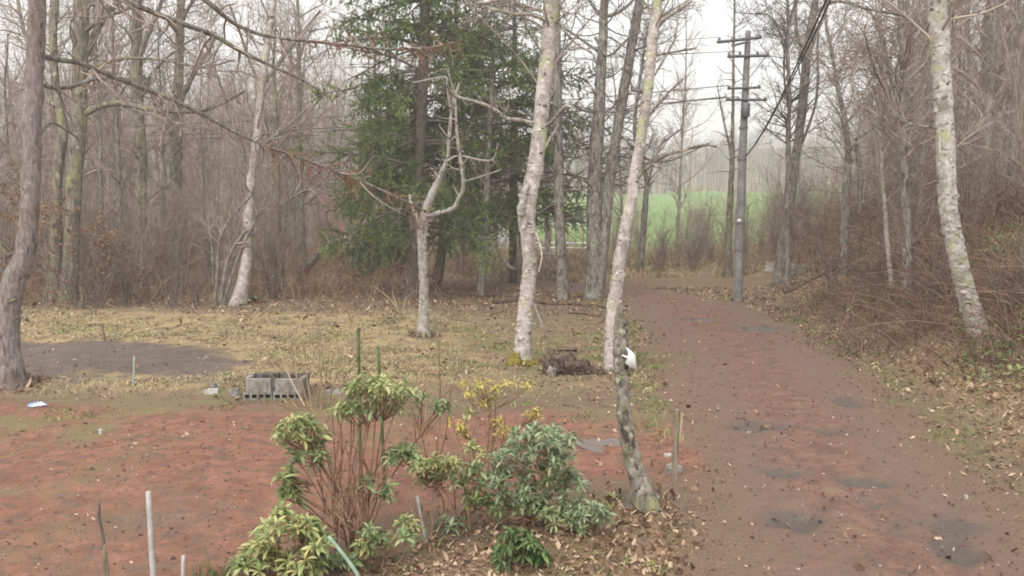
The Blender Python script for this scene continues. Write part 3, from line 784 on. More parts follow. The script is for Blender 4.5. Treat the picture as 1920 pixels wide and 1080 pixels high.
# twin mossy trunks behind it
t = Tree('oak_tree', 'mossy old tree with two trunks side by side behind the kinked trunk', 118, 566)
oa, Pa, Ra = t.limb([(128, 566, 36), (132, 500, 30), (136, 420, 28), (140, 330, 28), (147, 240, 28), (150, 150, 28), (151, 70, 28), (154, -30, 27), (160, -150, 22)], M['bark_moss'], k=12, flare=.3, extend=(4, .05))
ob, Pb, Rb = t.limb([(104, 562, 30), (104, 480, 22), (106, 400, 20), (108, 320, 18), (118, 250, 17), (108, 180, 14), (100, 90, 13), (104, 0, 12), (108, -100, 9)], M['bark_moss'], k=10, flare=.3)
L = [(Pa, Ra), (Pb, Rb)]
for pts, y1 in [([(160, 212, 13), (185, 200, 12), (215, 193, 11), (250, 198, 10), (290, 206, 10), (340, 209, 9), (385, 205, 8), (425, 190, 6), (460, 170, 4)], 28),
                ([(152, 120, 15), (172, 80, 13), (190, 40, 12), (215, 10, 11), (250, -30, 9)], 29),
                ([(160, 60, 9), (195, 32, 8), (235, 18, 7), (280, -10, 6)], 27), ([(225, 196, 6), (280, 215, 5), (330, 230, 4), (375, 242, 3)], 27),
                ([(104, 200, 9), (70, 120, 8), (45, 60, 7), (30, -20, 6)], 31), ([(156, 130, 8), (230, 110, 6), (300, 112, 5), (380, 125, 4), (440, 112, 3)], 27)]:
    o, P, R = t.limb(pts, M['bark_moss'], 'branch', k=7, Y1=y1, per=4, lump=.02)
    L.append((P, R))
t.twigs(L, [(70, dict(t=(.35, 1), ang=(50, 15), length=(2.2, .4), fall=.4, up=.15, wig=.2, rfac=.45, rmin=.012, rmax=.04)), (420, dict(t=(.25, 1), ang=(45, 15), length=(.9, .4), up=.05, wig=.22, rmin=.007, nseg=5)), (1300, dict(t=(.2, 1), ang=(45, 15), length=(.45, .4), up=0, wig=.22, rmin=.0055, nseg=4, rfac=.7))], M['twig'])

# pale slender tree with leaning shoots at its foot
t = Tree('alder_tree', 'pale slender trunk with leaning mossy shoots beside it at the wood edge', 452, 572)
o, P, R = t.limb([(447, 572, 28), (458, 520, 23), (463, 470, 21), (466, 400, 20), (472, 330, 17), (482, 250, 15), (490, 170, 14), (500, 90, 13), (512, 10, 11), (522, -90, 9)], M['bark_birch'], k=10, flare=.35, extend=(4, .03))
L = [(P, R)]
for pts, y1 in [([(468, 330, 8), (455, 290, 7), (440, 240, 6), (420, 180, 5), (400, 120, 4)], 27), ([(478, 280, 8), (505, 262, 7), (535, 240, 5), (580, 200, 4)], 28), ([(492, 160, 7), (530, 110, 6), (560, 70, 5), (600, 20, 4)], 29),
                ([(492, 165, 7), (470, 120, 6), (450, 60, 5), (430, 10, 4)], 28)]:
    o, P, R = t.limb(pts, M['bark_grey'], 'branch', k=6, Y1=y1, per=4); L.append((P, R))
t.twigs(L, [(70, dict(t=(.3, 1), ang=(50, 14), length=(1.8, .35), fall=.3, up=.15, wig=.15, rfac=.45, rmin=.01, rmax=.03)), (500, dict(t=(.2, 1), ang=(42, 14), length=(.75, .4), up=.05, wig=.2, rmin=.006, nseg=5)), (1500, dict(t=(.2, 1), ang=(42, 14), length=(.4, .4), wig=.2, rmin=.005, nseg=4, rfac=.7))], M['twig'])
t2 = Tree('leaning_shrub', 'dark curved shoots leaning up against the pale slender trunk', 412, 572, 'shrub')
L = []
for pts in [[(414, 572, 9), (420, 520, 8), (430, 480, 8), (444, 455, 7), (462, 432, 6)], [(402, 572, 8), (408, 500, 6), (412, 450, 6), (428, 415, 5), (445, 395, 4), (475, 360, 3)], [(418, 572, 6), (440, 500, 5), (470, 430, 5), (490, 390, 4), (510, 345, 3)], [(405, 572, 6), (400, 520, 5), (398, 470, 4), (390, 400, 3)]]:
    o, P, R = t2.limb(pts, M['bark_grey'], 'stem', k=6, per=4); L.append((P, R))
t2.twigs(L, [(40, dict(t=(.3, 1), length=(.8, .3), rmin=.008, up=.2)), (120, dict(t=(.2, 1), length=(.4, .3), rmin=.006, nseg=4))], M['twig'], 'twigs')

# leaning broken stem with moss
t = Tree('leaning_tree', 'short mossy trunk leaning over, snapped off at the top, near the wood edge', 562, 542)
o, P, R = t.limb([(560, 542, 17), (564, 520, 17), (578, 498, 16), (600, 476, 13), (618, 462, 10), (632, 450, 7)], M['bark_moss'], k=9, flare=.3, Y1=31, cap=True)
t.twigs([(P, R)], [(8, dict(t=(.4, 1), length=(.6, .4), rmin=.008, up=.3)), (24, dict(length=(.3, .3), rmin=.006, nseg=4))], M['twig'], 'twigs')

# young tree with a dead forked top
t = Tree('forked_tree', 'pale young tree with a dead twisted fork and mossy foot in the leafy clearing', 793, 630)
o, P, R = t.limb([(793, 630, 24), (794, 600, 20), (795, 560, 19), (794, 520, 18), (792, 470, 18), (791, 435, 20), (792, 412, 22)], M['bark_young'], k=10, flare=.35)
L = []
for pts, y1 in [([(793, 418, 17), (802, 385, 16), (812, 360, 15), (824, 335, 12), (833, 312, 8), (840, 290, 6), (843, 250, 7), (846, 215, 6), (850, 190, 6), (862, 155, 4)], 20.6),
                ([(795, 412, 11), (815, 402, 10), (838, 395, 9), (852, 388, 9), (860, 372, 8), (869, 352, 8), (868, 330, 7), (862, 290, 7), (857, 250, 6), (855, 215, 5), (852, 175, 4), (842, 140, 4), (838, 118, 3)], 19.6),
                ([(790, 418, 8), (780, 402, 8), (772, 388, 7), (768, 366, 5)], 21.4), ([(836, 304, 6), (860, 292, 4), (900, 300, 4), (925, 298, 3), (934, 268, 3)], 20.0),
                ([(846, 215, 4), (838, 165, 3), (836, 145, 3), (800, 150, 3), (775, 155, 2)], 20.8), ([(872, 340, 4), (905, 330, 3), (940, 318, 2.5)], 20.5)]:
    o, P, R = t.limb(pts, M['bark_young'], 'branch', k=7, Y1=y1, per=4, lump=.02); L.append((P, R))
t.twigs(L, [(34, dict(t=(.3, 1), ang=(55, 15), length=(.5, .4), wig=.3, rmin=.006, nseg=5)), (70, dict(length=(.25, .3), wig=.3, rmin=.005, nseg=4))], M['twig'])
g = Geo(); c = t.b
for a in np.arange(9) * .7:
    g.tube([c + [.10 * math.cos(a), .10 * math.sin(a), .16], c + [.17 * math.cos(a), .17 * math.sin(a), .07], c + [.26 * math.cos(a), .26 * math.sin(a), -.05]], [.04, .06, .05], 6, lump=.2)
link('mossy_foot', g.mesh('mossy_foot', M['bark_moss'], origin=t.b), t.root)

# tall birch with yellow moss round its foot
t = Tree('birch_tree', 'tall birch with bright yellow moss round its foot, left of the log heap', 980, 682)
o, P, R = t.limb([(980, 682, 31), (980, 650, 30), (984, 600, 30), (990, 540, 29), (993, 500, 27), (991, 450, 30), (987, 405, 33), (991, 370, 32), (1000, 330, 29), (1008, 280, 28), (1014, 225, 28), (1020, 160, 28), (1028, 90, 28), (1032, 30, 28), (1036, -40, 27), (1042, -200, 23)], M['bark_birch'], k=14, flare=.42, lump=.03, extend=(5, .05))
L = [(P, R)]
for pts, y1 in [([(1004, 232, 8), (980, 226, 7), (950, 222, 8), (930, 208, 7), (908, 196, 6), (880, 188, 6), (855, 180, 6), (843, 168, 5)], 15.8),
                ([(1016, 238, 8), (1035, 228, 7), (1048, 212, 6), (1062, 198, 5), (1080, 205, 3)], 16.2), ([(1030, 42, 8), (1005, 30, 7), (985, 26, 6), (955, 24, 6), (930, 0, 5), (1500, -30, 4)], 16),
                ([(1010, 300, 5), (1030, 262, 5), (1045, 240, 4)], 17), ([(1034, 20, 6), (1060, 60, 5), (1085, 85, 4), (1110, 98, 3)], 17.5), ([(1036, -60, 7), (1000, -130, 5), (960, -180, 4)], 17),
                ([(985, 440, 5), (1002, 436, 4), (1010, 450, 4), (1016, 480, 3), (1010, 510, 2)], 16.0)]:
    o, P2, R2 = t.limb(pts, M['bark_birch'], 'branch', k=7, Y1=y1, per=4, lump=.02); L.append((P2, R2))
t.twigs(L[1:], [(40, dict(t=(.3, 1), ang=(50, 15), length=(.6, .4), wig=.28, rmin=.006, nseg=5)), (90, dict(length=(.3, .3), wig=.28, rmin=.005, nseg=4))], M['twig'])
t.twigs([(P[-40:], R[-40:])], [(30, dict(t=(.1, 1), length=(2.2, .35), rmin=.009, rmax=.02, up=.2)), (200, dict(length=(.9, .3), rmin=.007)), (500, dict(length=(.4, .3), rmin=.005, nseg=4))], M['twig'], 'upper_crown')
g = Geo(); c = t.b
for k in range(34):
    a = RNG.uniform(0, 6.3); r = RNG.uniform(.16, .34); h = max(0.0, (.42 - r) * 1.0 + RNG.uniform(-.04, .10)) * (1.35 if math.cos(a) < -.2 else .5)
    p = c + np.array([r * math.cos(a), r * math.sin(a), 0])
    g.tube([p + [0, 0, -.06], p + [-.05 * math.cos(a), -.05 * math.sin(a), h * .5], p + [-.1 * math.cos(a), -.1 * math.sin(a), h]], [.085, .075, .02], 7, lump=.22, cap=True)
link('mossy_foot', g.mesh('mossy_foot', M['moss'], origin=t.b), t.root)
# lichen plate on that trunk
P_, R_ = trace([(976, 404, 12), (980, 380, 16), (984, 360, 15), (992, 345, 8)], t.Y - .16)
g = Geo(); g.tube(P_, R_, 8, lump=.22, cap=True)
link('lichen_patch', g.mesh('lichen_patch', M['bark_lichen'], origin=t.b), t.root)

# straight grey pole-like trunk and the twin larch beyond
t = Tree('bare_tree', 'single straight grey trunk just behind the tall mossy birch', 1054, 562)
o, P, R = t.limb([(1055, 562, 24), (1054, 500, 21), (1050, 430, 19), (1048, 350, 18), (1047, 270, 17), (1045, 200, 18), (1044, 120, 16), (1043, 30, 15), (1042, -80, 13)], M['bark_grey'], k=10, flare=.3, extend=(4, .04))
t.twigs([(P, R)], [(60, dict(t=(.25, 1), ang=(80, 10), length=(1.3, .4), fall=.2, up=.05, wig=.18, rfac=.2, rmin=.011, rmax=.03)), (300, dict(length=(.5, .4), wig=.2, rmin=.007, nseg=5)), (260, dict(length=(.25, .4), wig=.2, rmin=.0055, nseg=4))], M['twig_dark'])
t = Tree('twin_larch', 'pair of tall straight grey trunks growing from one foot beside the drive bend', 1116, 560)
oa, Pa, Ra = t.limb([(1112, 560, 34), (1114, 500, 30), (1114, 420, 29), (1115, 330, 27), (1121, 240, 25), (1126, 150, 20), (1131, 60, 17), (1134, -40, 14), (1138, -200, 9)], M['bark_grey'], k=12, flare=.25, extend=(3, .03))
ob, Pb, Rb = t.limb([(1119, 556, 26), (1128, 480, 24), (1137, 400, 22), (1144, 330, 21), (1155, 260, 19), (1168, 180, 20), (1182, 100, 18), (1196, 20, 17), (1208, -70, 14), (1228, -220, 9)], M['bark_grey'], k=12, flare=.2, extend=(3, .03))
L = [(Pa, Ra), (Pb, Rb)]
for pts, y1 in [([(1133, 32, 8), (1155, 25, 7), (1175, 12, 6), (1195, -8, 5)], 30), ([(1130, 32, 7), (1112, 12, 6), (1100, -10, 5)], 31), ([(1122, 210, 6), (1098, 208, 5), (1070, 200, 4), (1045, 212, 3)], 28), ([(1120, 95, 6), (1095, 78, 5), (1070, 60, 4), (1050, 52, 3)], 31), ([(1116, 70, 6), (1140, 105, 5), (1180, 70, 4), (1200, 60, 3)], 29)]:
    o, P, R = t.limb(pts, M['bark_grey'], 'branch', k=6, Y1=y1, per=4); L.append((P, R))
t.twigs(L, [(190, dict(t=(.3, 1), ang=(82, 12), length=(1.5, .5), fall=.2, up=.06, wig=.2, rfac=.22, rmin=.010, rmax=.03)), (600, dict(length=(.55, .45), wig=.25, rmin=.0075, nseg=5)), (1500, dict(length=(.28, .4), wig=.25, rmin=.006, nseg=4, ang=(50, 15)))], M['twig_dark'])

# birch right behind the snag
t = Tree('birch_tree', 'leaning birch with peeling pinkish bark rising behind the snag with the white bag', 1147, 698)
o, P, R = t.limb([(1147, 698, 24), (1146, 640, 25), (1150, 580, 26), (1157, 530, 25), (1164, 480, 25), (1173, 430, 23), (1184, 370, 22), (1193, 310, 21), (1203, 250, 19), (1213, 180, 19), (1220, 110, 19), (1228, 40, 18), (1238, -40, 17), (1256, -200, 13)], M['bark_birch'], k=14, flare=.42, lump=.03, extend=(5, .04))
L = []
for pts, y1 in [([(1214, 170, 7), (1200, 172, 6), (1192, 190, 5)], 16), ([(1186, 340, 8), (1206, 322, 7), (1240, 295, 6), (1280, 282, 6), (1320, 272, 5), (1345, 276, 3)], 15.2), ([(1190, 330, 6), (1215, 305, 5), (1260, 300, 4), (1330, 268, 3)], 17), ([(1198, 290, 6), (1225, 300, 5), (1240, 270, 4), (1280, 240, 3)], 17),
                ([(1226, 60, 6), (1250, 35, 5), (1275, 20, 4), (1298, 2, 3)], 16), ([(1222, 105, 6), (1262, 98, 4), (1305, 90, 3)], 16.4), ([(1230, 8, 6), (1262, -10, 5), (1310, -20, 4)], 16), ([(1206, 230, 5), (1235, 195, 5), (1262, 165, 4), (1280, 150, 3)], 17.4),
                ([(1222, 150, 4), (1240, 120, 4), (1262, 80, 3), (1268, 62, 2)], 16)]:
    o, P2, R2 = t.limb(pts, M['bark_grey'], 'branch', k=6, Y1=y1, per=4, lump=.02); L.append((P2, R2))
t.twigs(L, [(95, dict(t=(.2, 1), ang=(48, 15), length=(.55, .4), wig=.25, rmin=.0065, nseg=5)), (170, dict(length=(.28, .35), wig=.28, rmin=.005, nseg=4))], M['twig'])
t.twigs([(P[-30:], R[-30:])], [(34, dict(t=(.25, 1), length=(1.7, .35), rmin=.008, rmax=.018, up=.1)), (320, dict(length=(.8, .3), rmin=.006)), (500, dict(length=(.35, .3), rmin=.005, nseg=4))], M['twig'], 'upper_crown')

# the near snag
t = Tree('tree_snag', 'curved mossy dead trunk, broken off at head height, with a white bag caught on it', 1212, 950, 'dead tree')
o, P, R = t.limb([(1212, 950, 44), (1202, 912, 38), (1190, 875, 33), (1179, 835, 31), (1172, 790, 28), (1168, 745, 27), (1166, 700, 28), (1164, 660, 29), (1163, 620, 24), (1162, 590, 17), (1162, 572, 8)], M['bark_snag'], k=16, flare=.25, lump=.03, cap=True)
g = Geo()
for k in range(26):
    i = RNG.uniform(.56, .98) * (len(P) - 1); p = P[int(i)]; r = R[int(i)]; a = RNG.uniform(-1.9, 1.0)
    q = p + np.array([math.cos(a) * r * .9, -abs(math.sin(a)) * r * .8 , 0])
    g.tube([q + [0, 0, -.03], q + [math.cos(a) * .025, -.02, 0], q + [0, 0, .03]], [.008, .020, .006], 6, lump=.3, cap=True)
tag(link('lichen_tufts', g.mesh('lichen_tufts', M['bark_moss'], origin=t.b), t.root), kind='stuff')
g = Geo()
for k in range(22):
    a = RNG.uniform(0, 6.3); r = RNG.uniform(.10, .20)
    p = t.b + np.array([r * math.cos(a), r * math.sin(a), 0])
    g.tube([p + [0, 0, -.05], p + [-.04 * math.cos(a) - .03, -.04 * math.sin(a), .10], p + [-.09 * math.cos(a) - .05, -.09 * math.sin(a), .26 - r * .4]], [.07, .05, .015], 6, lump=.25, cap=True)
link('mossy_foot', g.mesh('mossy_foot', M['bark_moss'], origin=t.b), t.root)
snag_P, snag_R, snag_Y = P, R, t.Y

# leaning birch on the bank
t = Tree('birch_tree', 'pale leaning birch on the bank, spotted bark and yellow lichen', 1838, 628)
o, P, R = t.limb([(1838, 628, 32), (1828, 600, 34), (1815, 560, 34), (1803, 515, 34), (1794, 475, 33), (1785, 435, 33), (1779, 400, 33), (1776, 350, 33), (1774, 290, 33), (1770, 220, 34), (1766, 150, 34), (1762, 80, 34), (1756, 10, 34), (1752, -70, 32), (1748, -220, 26)], M['bark_lichen'], k=14, flare=.35, lump=.03, extend=(5, .05))
L = [(P, R)]
for pts, y1 in [([(1766, 90, 8), (1740, 60, 7), (1715, 40, 6), (1690, 28, 5), (1640, 20, 4), (1600, 10, 3)], t.Y + 1), ([(1768, 240, 6), (1740, 238, 5), (1706, 232, 4), (1680, 220, 3)], t.Y), ([(1772, 300, 6), (1800, 270, 5), (1835, 240, 4), (1860, 190, 3)], t.Y + 1), ([(1762, 60, 9), (1790, 10, 8), (1815, -40, 7), (1850, -100, 5)], t.Y + 1)]:
    o, P2, R2 = t.limb(pts, M['bark_grey'], 'branch', k=7, Y1=y1, per=4, lump=.02); L.append((P2, R2))
t.twigs(L[1:], [(60, dict(t=(.15, 1), ang=(50, 15), length=(.9, .4), wig=.22, rmin=.007, nseg=5)), (240, dict(length=(.4, .35), wig=.25, rmin=.005, nseg=4))], M['twig'])
t.twigs([(P[-30:], R[-30:])], [(30, dict(t=(0, 1), length=(2.4, .35), rmin=.012, rmax=.03, up=.1)), (200, dict(length=(.9, .3), rmin=.007)), (400, dict(length=(.4, .3), rmin=.005, nseg=4))], M['twig'], 'upper_crown')

# trees round the pole
def simple(name, label, px, py, pts, bark, branches=(), levels=None, tw='twig', k=9, flare=.25, ext=(3.5, .03), group=None):
    t = Tree(name, label, px, py, group=group)
    o, P, R = t.limb(pts, bark, k=k, flare=flare, extend=ext)
    L = [(P, R)]
    for b_ in branches:
        o, P2, R2 = t.limb(b_, M['bark_grey'], 'branch', k=6, per=4, Y1=t.Y + RNG.uniform(-2, 1.5)); L.append((P2, R2))
    t.twigs(L, levels or [(70, dict(t=(.35, 1), ang=(55, 14), length=(1.6, .45), fall=.3, up=.12, wig=.18, rfac=.35, rmin=.012, rmax=.035)), (480, dict(length=(.8, .4), wig=.2, rmin=.0075, nseg=5)), (1500, dict(length=(.4, .4), wig=.22, rmin=.006, nseg=4))], M[tw])
    return t
simple('alder_tree', 'dark forked tree leaning just beyond the utility pole', 1460, 532,
       [(1460, 532, 24), (1468, 470, 22), (1476, 410, 20), (1486, 340, 18), (1494, 280, 17), (1502, 220, 17), (1508, 160, 17), (1514, 100, 16), (1522, 40, 14), (1534, -30, 12), (1545, -130, 9)], M['bark_grey'],
       [[(1504, 190, 11), (1486, 210, 5), (1475, 190, 4), (1470, 120, 4), (1476, 60, 5), (1492, 0, 5)], [(1510, 120, 9), (1498, 80, 7), (1492, 40, 6), (1494, -20, 5)], [(1512, 110, 7), (1532, 60, 6), (1548, 20, 5), (1560, -40, 4)],
        [(1522, 30, 7), (1560, 4, 6), (1600, 8, 5), (1632, 24, 5), (1648, 60, 5), (1660, 120, 4), (1668, 150, 3)], [(1478, 120, 4), (1450, 35, 3), (1400, 25, 2)], [(1496, 290, 5), (1530, 190, 5), (1533, 90, 4), (1535, 60, 3)]], tw='twig_dark')
simple('alder_tree', 'thin dark stem standing right in front of the forked tree by the pole', 1476, 540,
       [(1476, 540, 14), (1476, 430, 12), (1478, 330, 11), (1478, 250, 9), (1480, 180, 7), (1476, 90, 6), (1478, 20, 5)], M['bark_grey'], tw='twig_dark', ext=(2, .02))
simple('alder_tree', 'thin mossy trunk close beside the utility pole', 1366, 520,
       [(1364, 520, 15), (1366, 440, 13), (1370, 360, 11), (1373, 300, 9), (1374, 220, 6), (1375, 120, 5), (1377, 40, 4), (1378, -40, 3)], M['bark_moss'],
       [[(1372, 290, 5), (1360, 240, 4), (1350, 190, 3), (1345, 160, 2)]], tw='twig_dark', ext=(2, .015),
       levels=[(46, dict(t=(.25, 1), ang=(70, 14), length=(.9, .45), fall=.3, up=.05, wig=.2, rfac=.35, rmin=.009, rmax=.025)), (160, dict(length=(.4, .4), wig=.2, rmin=.007, nseg=5))])
simple('alder_tree', 'grey trunk with a black branch hooking out, right of the forked tree', 1580, 520,
       [(1580, 520, 20), (1584, 440, 17), (1586, 360, 15), (1590, 290, 12), (1584, 220, 9), (1570, 160, 7), (1560, 100, 5)], M['bark_grey'],
       [[(1604, 262, 8), (1630, 245, 7), (1655, 225, 6), (1680, 208, 6), (1692, 195, 4)], [(1612, 400, 8), (1612, 330, 8), (1606, 270, 7)]])
simple('birch_tree', 'slim white curved stem on the low bank between pole and leaning birch', 1672, 548,
       [(1674, 548, 9), (1668, 500, 9), (1663, 450, 9), (1660, 400, 8), (1655, 340, 7), (1652, 270, 6), (1650, 200, 5), (1652, 120, 4)], M['bark_birch'], ext=(2, .015))
simple('oak_tree', 'tall grey trunk rising to the frame top between the pole and the leaning birch', 1700, 560,
       [(1700, 560, 22), (1700, 470, 18), (1698, 380, 16), (1694, 290, 15), (1694, 210, 14), (1694, 130, 13), (1690, 50, 12), (1686, -40, 10)], M['bark_grey'],
       [[(1694, 220, 8), (1672, 150, 7), (1660, 90, 5), (1650, 30, 4)], [(1690, 240, 8), (1660, 170, 6), (1640, 130, 5), (1620, 60, 3)]])
simple('oak_tree', 'mossy grey trunk behind the drooping branch of the larch, thickest of the wood', 265, 545,
       [(265, 545, 26), (264, 470, 22), (265, 380, 21), (264, 290, 20), (258, 200, 22), (256, 110, 20), (256, 20, 18), (258, -80, 15)], M['bark_moss'],
       [[(262, 100, 11), (280, 60, 9), (300, 10, 7), (310, -40, 6)], [(270, 160, 7), (300, 120, 5), (350, 80, 4), (400, 60, 3)]])
simple('oak_tree', 'broad-crowned grey tree with a rising elbow branch deep in the wood', 330, 530,
       [(328, 530, 26), (328, 440, 24), (329, 360, 22), (331, 280, 21), (333, 200, 20), (336, 120, 17), (338, 40, 15), (340, -60, 12)], M['bark_moss'],
       [[(336, 190, 14), (352, 160, 11), (370, 125, 9), (392, 95, 7), (405, 60, 5)], [(337, 60, 8), (350, 20, 7), (380, -20, 5)], [(326, 260, 6), (300, 220, 5), (270, 140, 4)]])
simple('birch_tree', 'white birch trunk standing far back in the wood behind the pale alder', 380, 440,
       [(380, 440, 9), (382, 380, 9), (380, 330, 10), (381, 270, 9), (386, 210, 8), (392, 140, 6), (396, 60, 4)], M['bark_birch'], ext=(2, .02))
simple('birch_tree', 'white birch stem leaning, far back beside the pink wall', 536, 420,
       [(524, 420, 7), (534, 370, 7), (545, 310, 7), (548, 250, 6), (552, 180, 5), (560, 100, 4)], M['bark_birch'], ext=(2, .02))
simple('bare_tree', 'bare grey trunk shaded by the spruces, on the near side of the drive bend', 903, 556,
       [(902, 560, 17), (904, 520, 16), (906, 480, 15), (910, 430, 14), (912, 380, 13), (914, 300, 11), (918, 220, 9), (925, 120, 7)], M['bark_grey'],
       [[(908, 478, 7), (895, 462, 6), (880, 452, 5), (858, 446, 3)], [(908, 470, 6), (925, 452, 5), (940, 480, 5), (955, 500, 5), (968, 505, 4)]], tw='twig_dark', ext=(2, .02))
simple('bare_tree', 'bare trunk beyond the drive bend, left of the white rails', 1012, 510,
       [(1026, 510, 13), (1027, 450, 12), (1026, 400, 11), (1024, 330, 10), (1022, 250, 8), (1020, 150, 6)], M['bark_grey'], tw='twig_dark', ext=(2, .02))
simple('alder_tree', 'dark slender trunk between the twin larch and the pinkish birch, beyond the drive', 1196, 505,
       [(1200, 505, 12), (1206, 440, 12), (1210, 380, 11), (1212, 330, 9), (1190, 250, 7), (1200, 150, 6), (1207, 100, 4)], M['bark_grey'], tw='twig_dark', ext=(1.5, .015))

for root in [o for o in COL.objects if o.parent is None and o.get('category') in ('tree', 'dead tree')]:
    tr = [q for q in root.children if q.name.split('.')[0] == 'trunk']
    b_ = np.array(root.location)
    if not tr or b_[1] > 24 or 'larch' in root.name: continue
    V = np.array([v.co[:] for v in tr[0].data.vertices]); V = V[(V[:, 2] > .2) & (V[:, 2] < 9) ]
    g = Geo()
    for i in RNG.choice(len(V), 34):
        cxy = V[np.abs(V[:, 2] - V[i, 2]) < .25].mean(0); o_ = V[i] - cxy; o_[2] = 0; rr = np.linalg.norm(o_); o_ = o_ / (rr + 1e-6)
        w = rr * RNG.uniform(.16, .42)
        g.tube([V[i] - o_ * w * 1.2, V[i] + o_ * w * .12, V[i] + o_ * w * .3], [w, w * .8, w * .3], 7, lump=.18, cap=True)
    tag(link('bark_knots', g.mesh('bark_knots', tr[0].data.materials[0]), root), kind='stuff')
g = Geo()
for root in [o for o in COL.objects if o.parent is None and o.get('category') in ('tree', 'dead tree', 'stump')]:
    b_ = root.location
    if b_[1] > 36: continue
    n = 90; r = .16 + np.abs(RNG.normal(0, .22, n)); a_ = RNG.uniform(0, 6.283, n)
    flat_leaves(g, b_[0] + r * np.cos(a_), b_[1] + r * np.sin(a_), .05 + .001 * b_[1], np.clip(RNG.beta(1.6, 2.4, n), 0, 1), tilt=.8, lift=.02)
    n = 40; r = .14 + np.abs(RNG.normal(0, .16, n)); a_ = RNG.uniform(0, 6.283, n)
    blades(g, b_[0] + r * np.cos(a_), b_[1] + r * np.sin(a_), RNG.uniform(.06, .22, n), .6, RNG.uniform(.1, .7, n), .005)
structure('leaf_litter', g.mesh('leaf_litter', M['litter'], smooth=False), 'stuff')

# ------------------------------------------------------------------ spruces: drooping branches hung with needle sprays
def spruce(name, label, px, py, H, width, seed, trunk_pts=None, zlow=1.2, dens=1.0, sag=.055):
    global RNG
    keep = RNG; RNG = np.random.default_rng(seed)
    t = Tree(name, label, px, py)
    b = t.b
    if trunk_pts:
        o, P, R = t.limb(trunk_pts, M['spruce_bark'], k=10, flare=.35, extend=None)
        top = P[-1]
        n = 8
        q = np.array([top + (b + np.array([top[0] - b[0], top[1] - b[1], H]) - top) * i / n for i in range(1, n + 1)])
        P = np.concatenate([P, q]); R = np.concatenate([R, np.linspace(R[-1], .02, n + 1)[1:]])
        g = Geo(); g.tube(q, np.linspace(R[len(R) - n - 1], .02, n), 8)
        link('trunk_top', g.mesh('trunk_top', M['spruce_bark'], origin=b), t.root)
    nb = int(11.5 * H * dens)
    tiers = np.arange(zlow, H, .78)
    z = np.clip(RNG.choice(tiers, nb) + RNG.normal(0, .07, nb), zlow, H - .2); z.sort()
    ax = np.interp(z, P[:, 2] - b[2], P[:, 0]); ay = np.interp(z, P[:, 2] - b[2], P[:, 1])
    L = width * (1 - (z / H) ** 2.0 * .85) * RNG.uniform(.35, 1.12, nb)
    L = np.where(z < zlow + 1.2, L * .8, L)
    az = RNG.uniform(0, 2 * math.pi, nb)
    pos = np.stack([ax, ay, z + b[2]], -1)
    d = np.stack([np.cos(az), np.sin(az), RNG.normal(.05, .12, nb)], -1)
    pts = [pos]; ns = 9
    for k in range(ns):
        d = d + RNG.normal(0, .06, d.shape); d[:, 2] += -sag + .30 * sag * 9 * (k > 5) * .45; d = unit(d)
        pos = pos + d * (L / ns)[:, None]; pts.append(pos)
    bp = np.stack(pts, 1); brd = (.012 + .009 * L)[:, None] * np.linspace(1, .25, ns + 1)
    g = Geo(); g.tube(bp, brd, 4, col=RNG.uniform(.2, .8, nb))
    # side sprays
    sp, sr = grow(bp, brd, int(nb * 17), (.30, 1.0), (56, 14), (.85, .35), .35, -.08, .10, 4, .5, .005, .4, sag=.08)
    g.tube(sp, sr, 3, col=np.full(len(sp), .4))
    link('branches', g.mesh('branches', M['twig_dark'], origin=b), t.root)
    # needles: short flat slivers along every spray
    g = Geo()
    per = 38
    n = len(sp)
    s = RNG.random((n, per)) * 3.999; i = s.astype(int); f = (s - i)[..., None]
    ii = np.arange(n)[:, None]
    p = sp[ii, i] * (1 - f) + sp[ii, i + 1] * f
    tn = unit(sp[ii, i + 1] - sp[ii, i])
    v = RNG.normal(size=p.shape); v[..., 2] *= .6; v = unit(v - (v * tn).sum(-1, keepdims=True) * tn)
    dirn = unit(tn * .8 + v * .75 + np.array([0, 0, -.1]))
    ln = RNG.uniform(.05, .11, (n, per))[..., None]
    w = unit(np.cross(dirn, RNG.normal(size=p.shape))) * RNG.uniform(.009, .017, (n, per))[..., None]
    a = p - w; c = p + w; e = p + dirn * ln + w * .4; h = p + dirn * ln - w * .4
    V = np.stack([a, c, e, h], 2).reshape(-1, 3)
    q = np.arange(n * per)[:, None] * 4 + np.array([0, 1, 2, 3])
    cl = np.clip(RNG.normal(.45, .16, (n, 1)) + RNG.normal(0, .12, (n, per)), 0, 1)
    g.add(V, Q=q, col=np.repeat(cl.ravel(), 4))
    link('crown', g.mesh('crown', M['needle'], smooth=False, origin=b), t.root)
    RNG = keep
    return t
spruce('spruce_tree', 'largest dark spruce, thick trunk at the near edge of the drive bend', 772, 560, 17.5, 4.4, 101,
       [(772, 560, 34), (775, 510, 26), (778, 450, 23), (782, 380, 22), (788, 280, 20), (792, 180, 20), (796, 80, 20), (798, -20, 19)], 2.4, 1.1)
spruce('spruce_tree', 'spruce with a tilting trunk close behind the largest one', 818, 546, 14.5, 4.0, 102,
       [(816, 546, 20), (824, 500, 19), (832, 440, 17), (842, 360, 15), (850, 260, 13), (856, 150, 11)], 2.6, .9)
spruce('spruce_tree', 'spruce at the far side of the clump, crown reaching behind the tall birch', 968, 532, 15.0, 5.3, 103,
       [(962, 532, 16), (962, 470, 15), (962, 400, 14), (963, 300, 13), (965, 200, 11)], 2.9, 1.15)
spruce('spruce_tree', 'small spruce with thin dark trunk and low sprays, beside the largest spruce', 708, 540, 8.5, 2.6, 104,
       [(706, 540, 9), (709, 490, 8), (712, 430, 7), (714, 360, 6)], 1.2, .85, sag=.10)

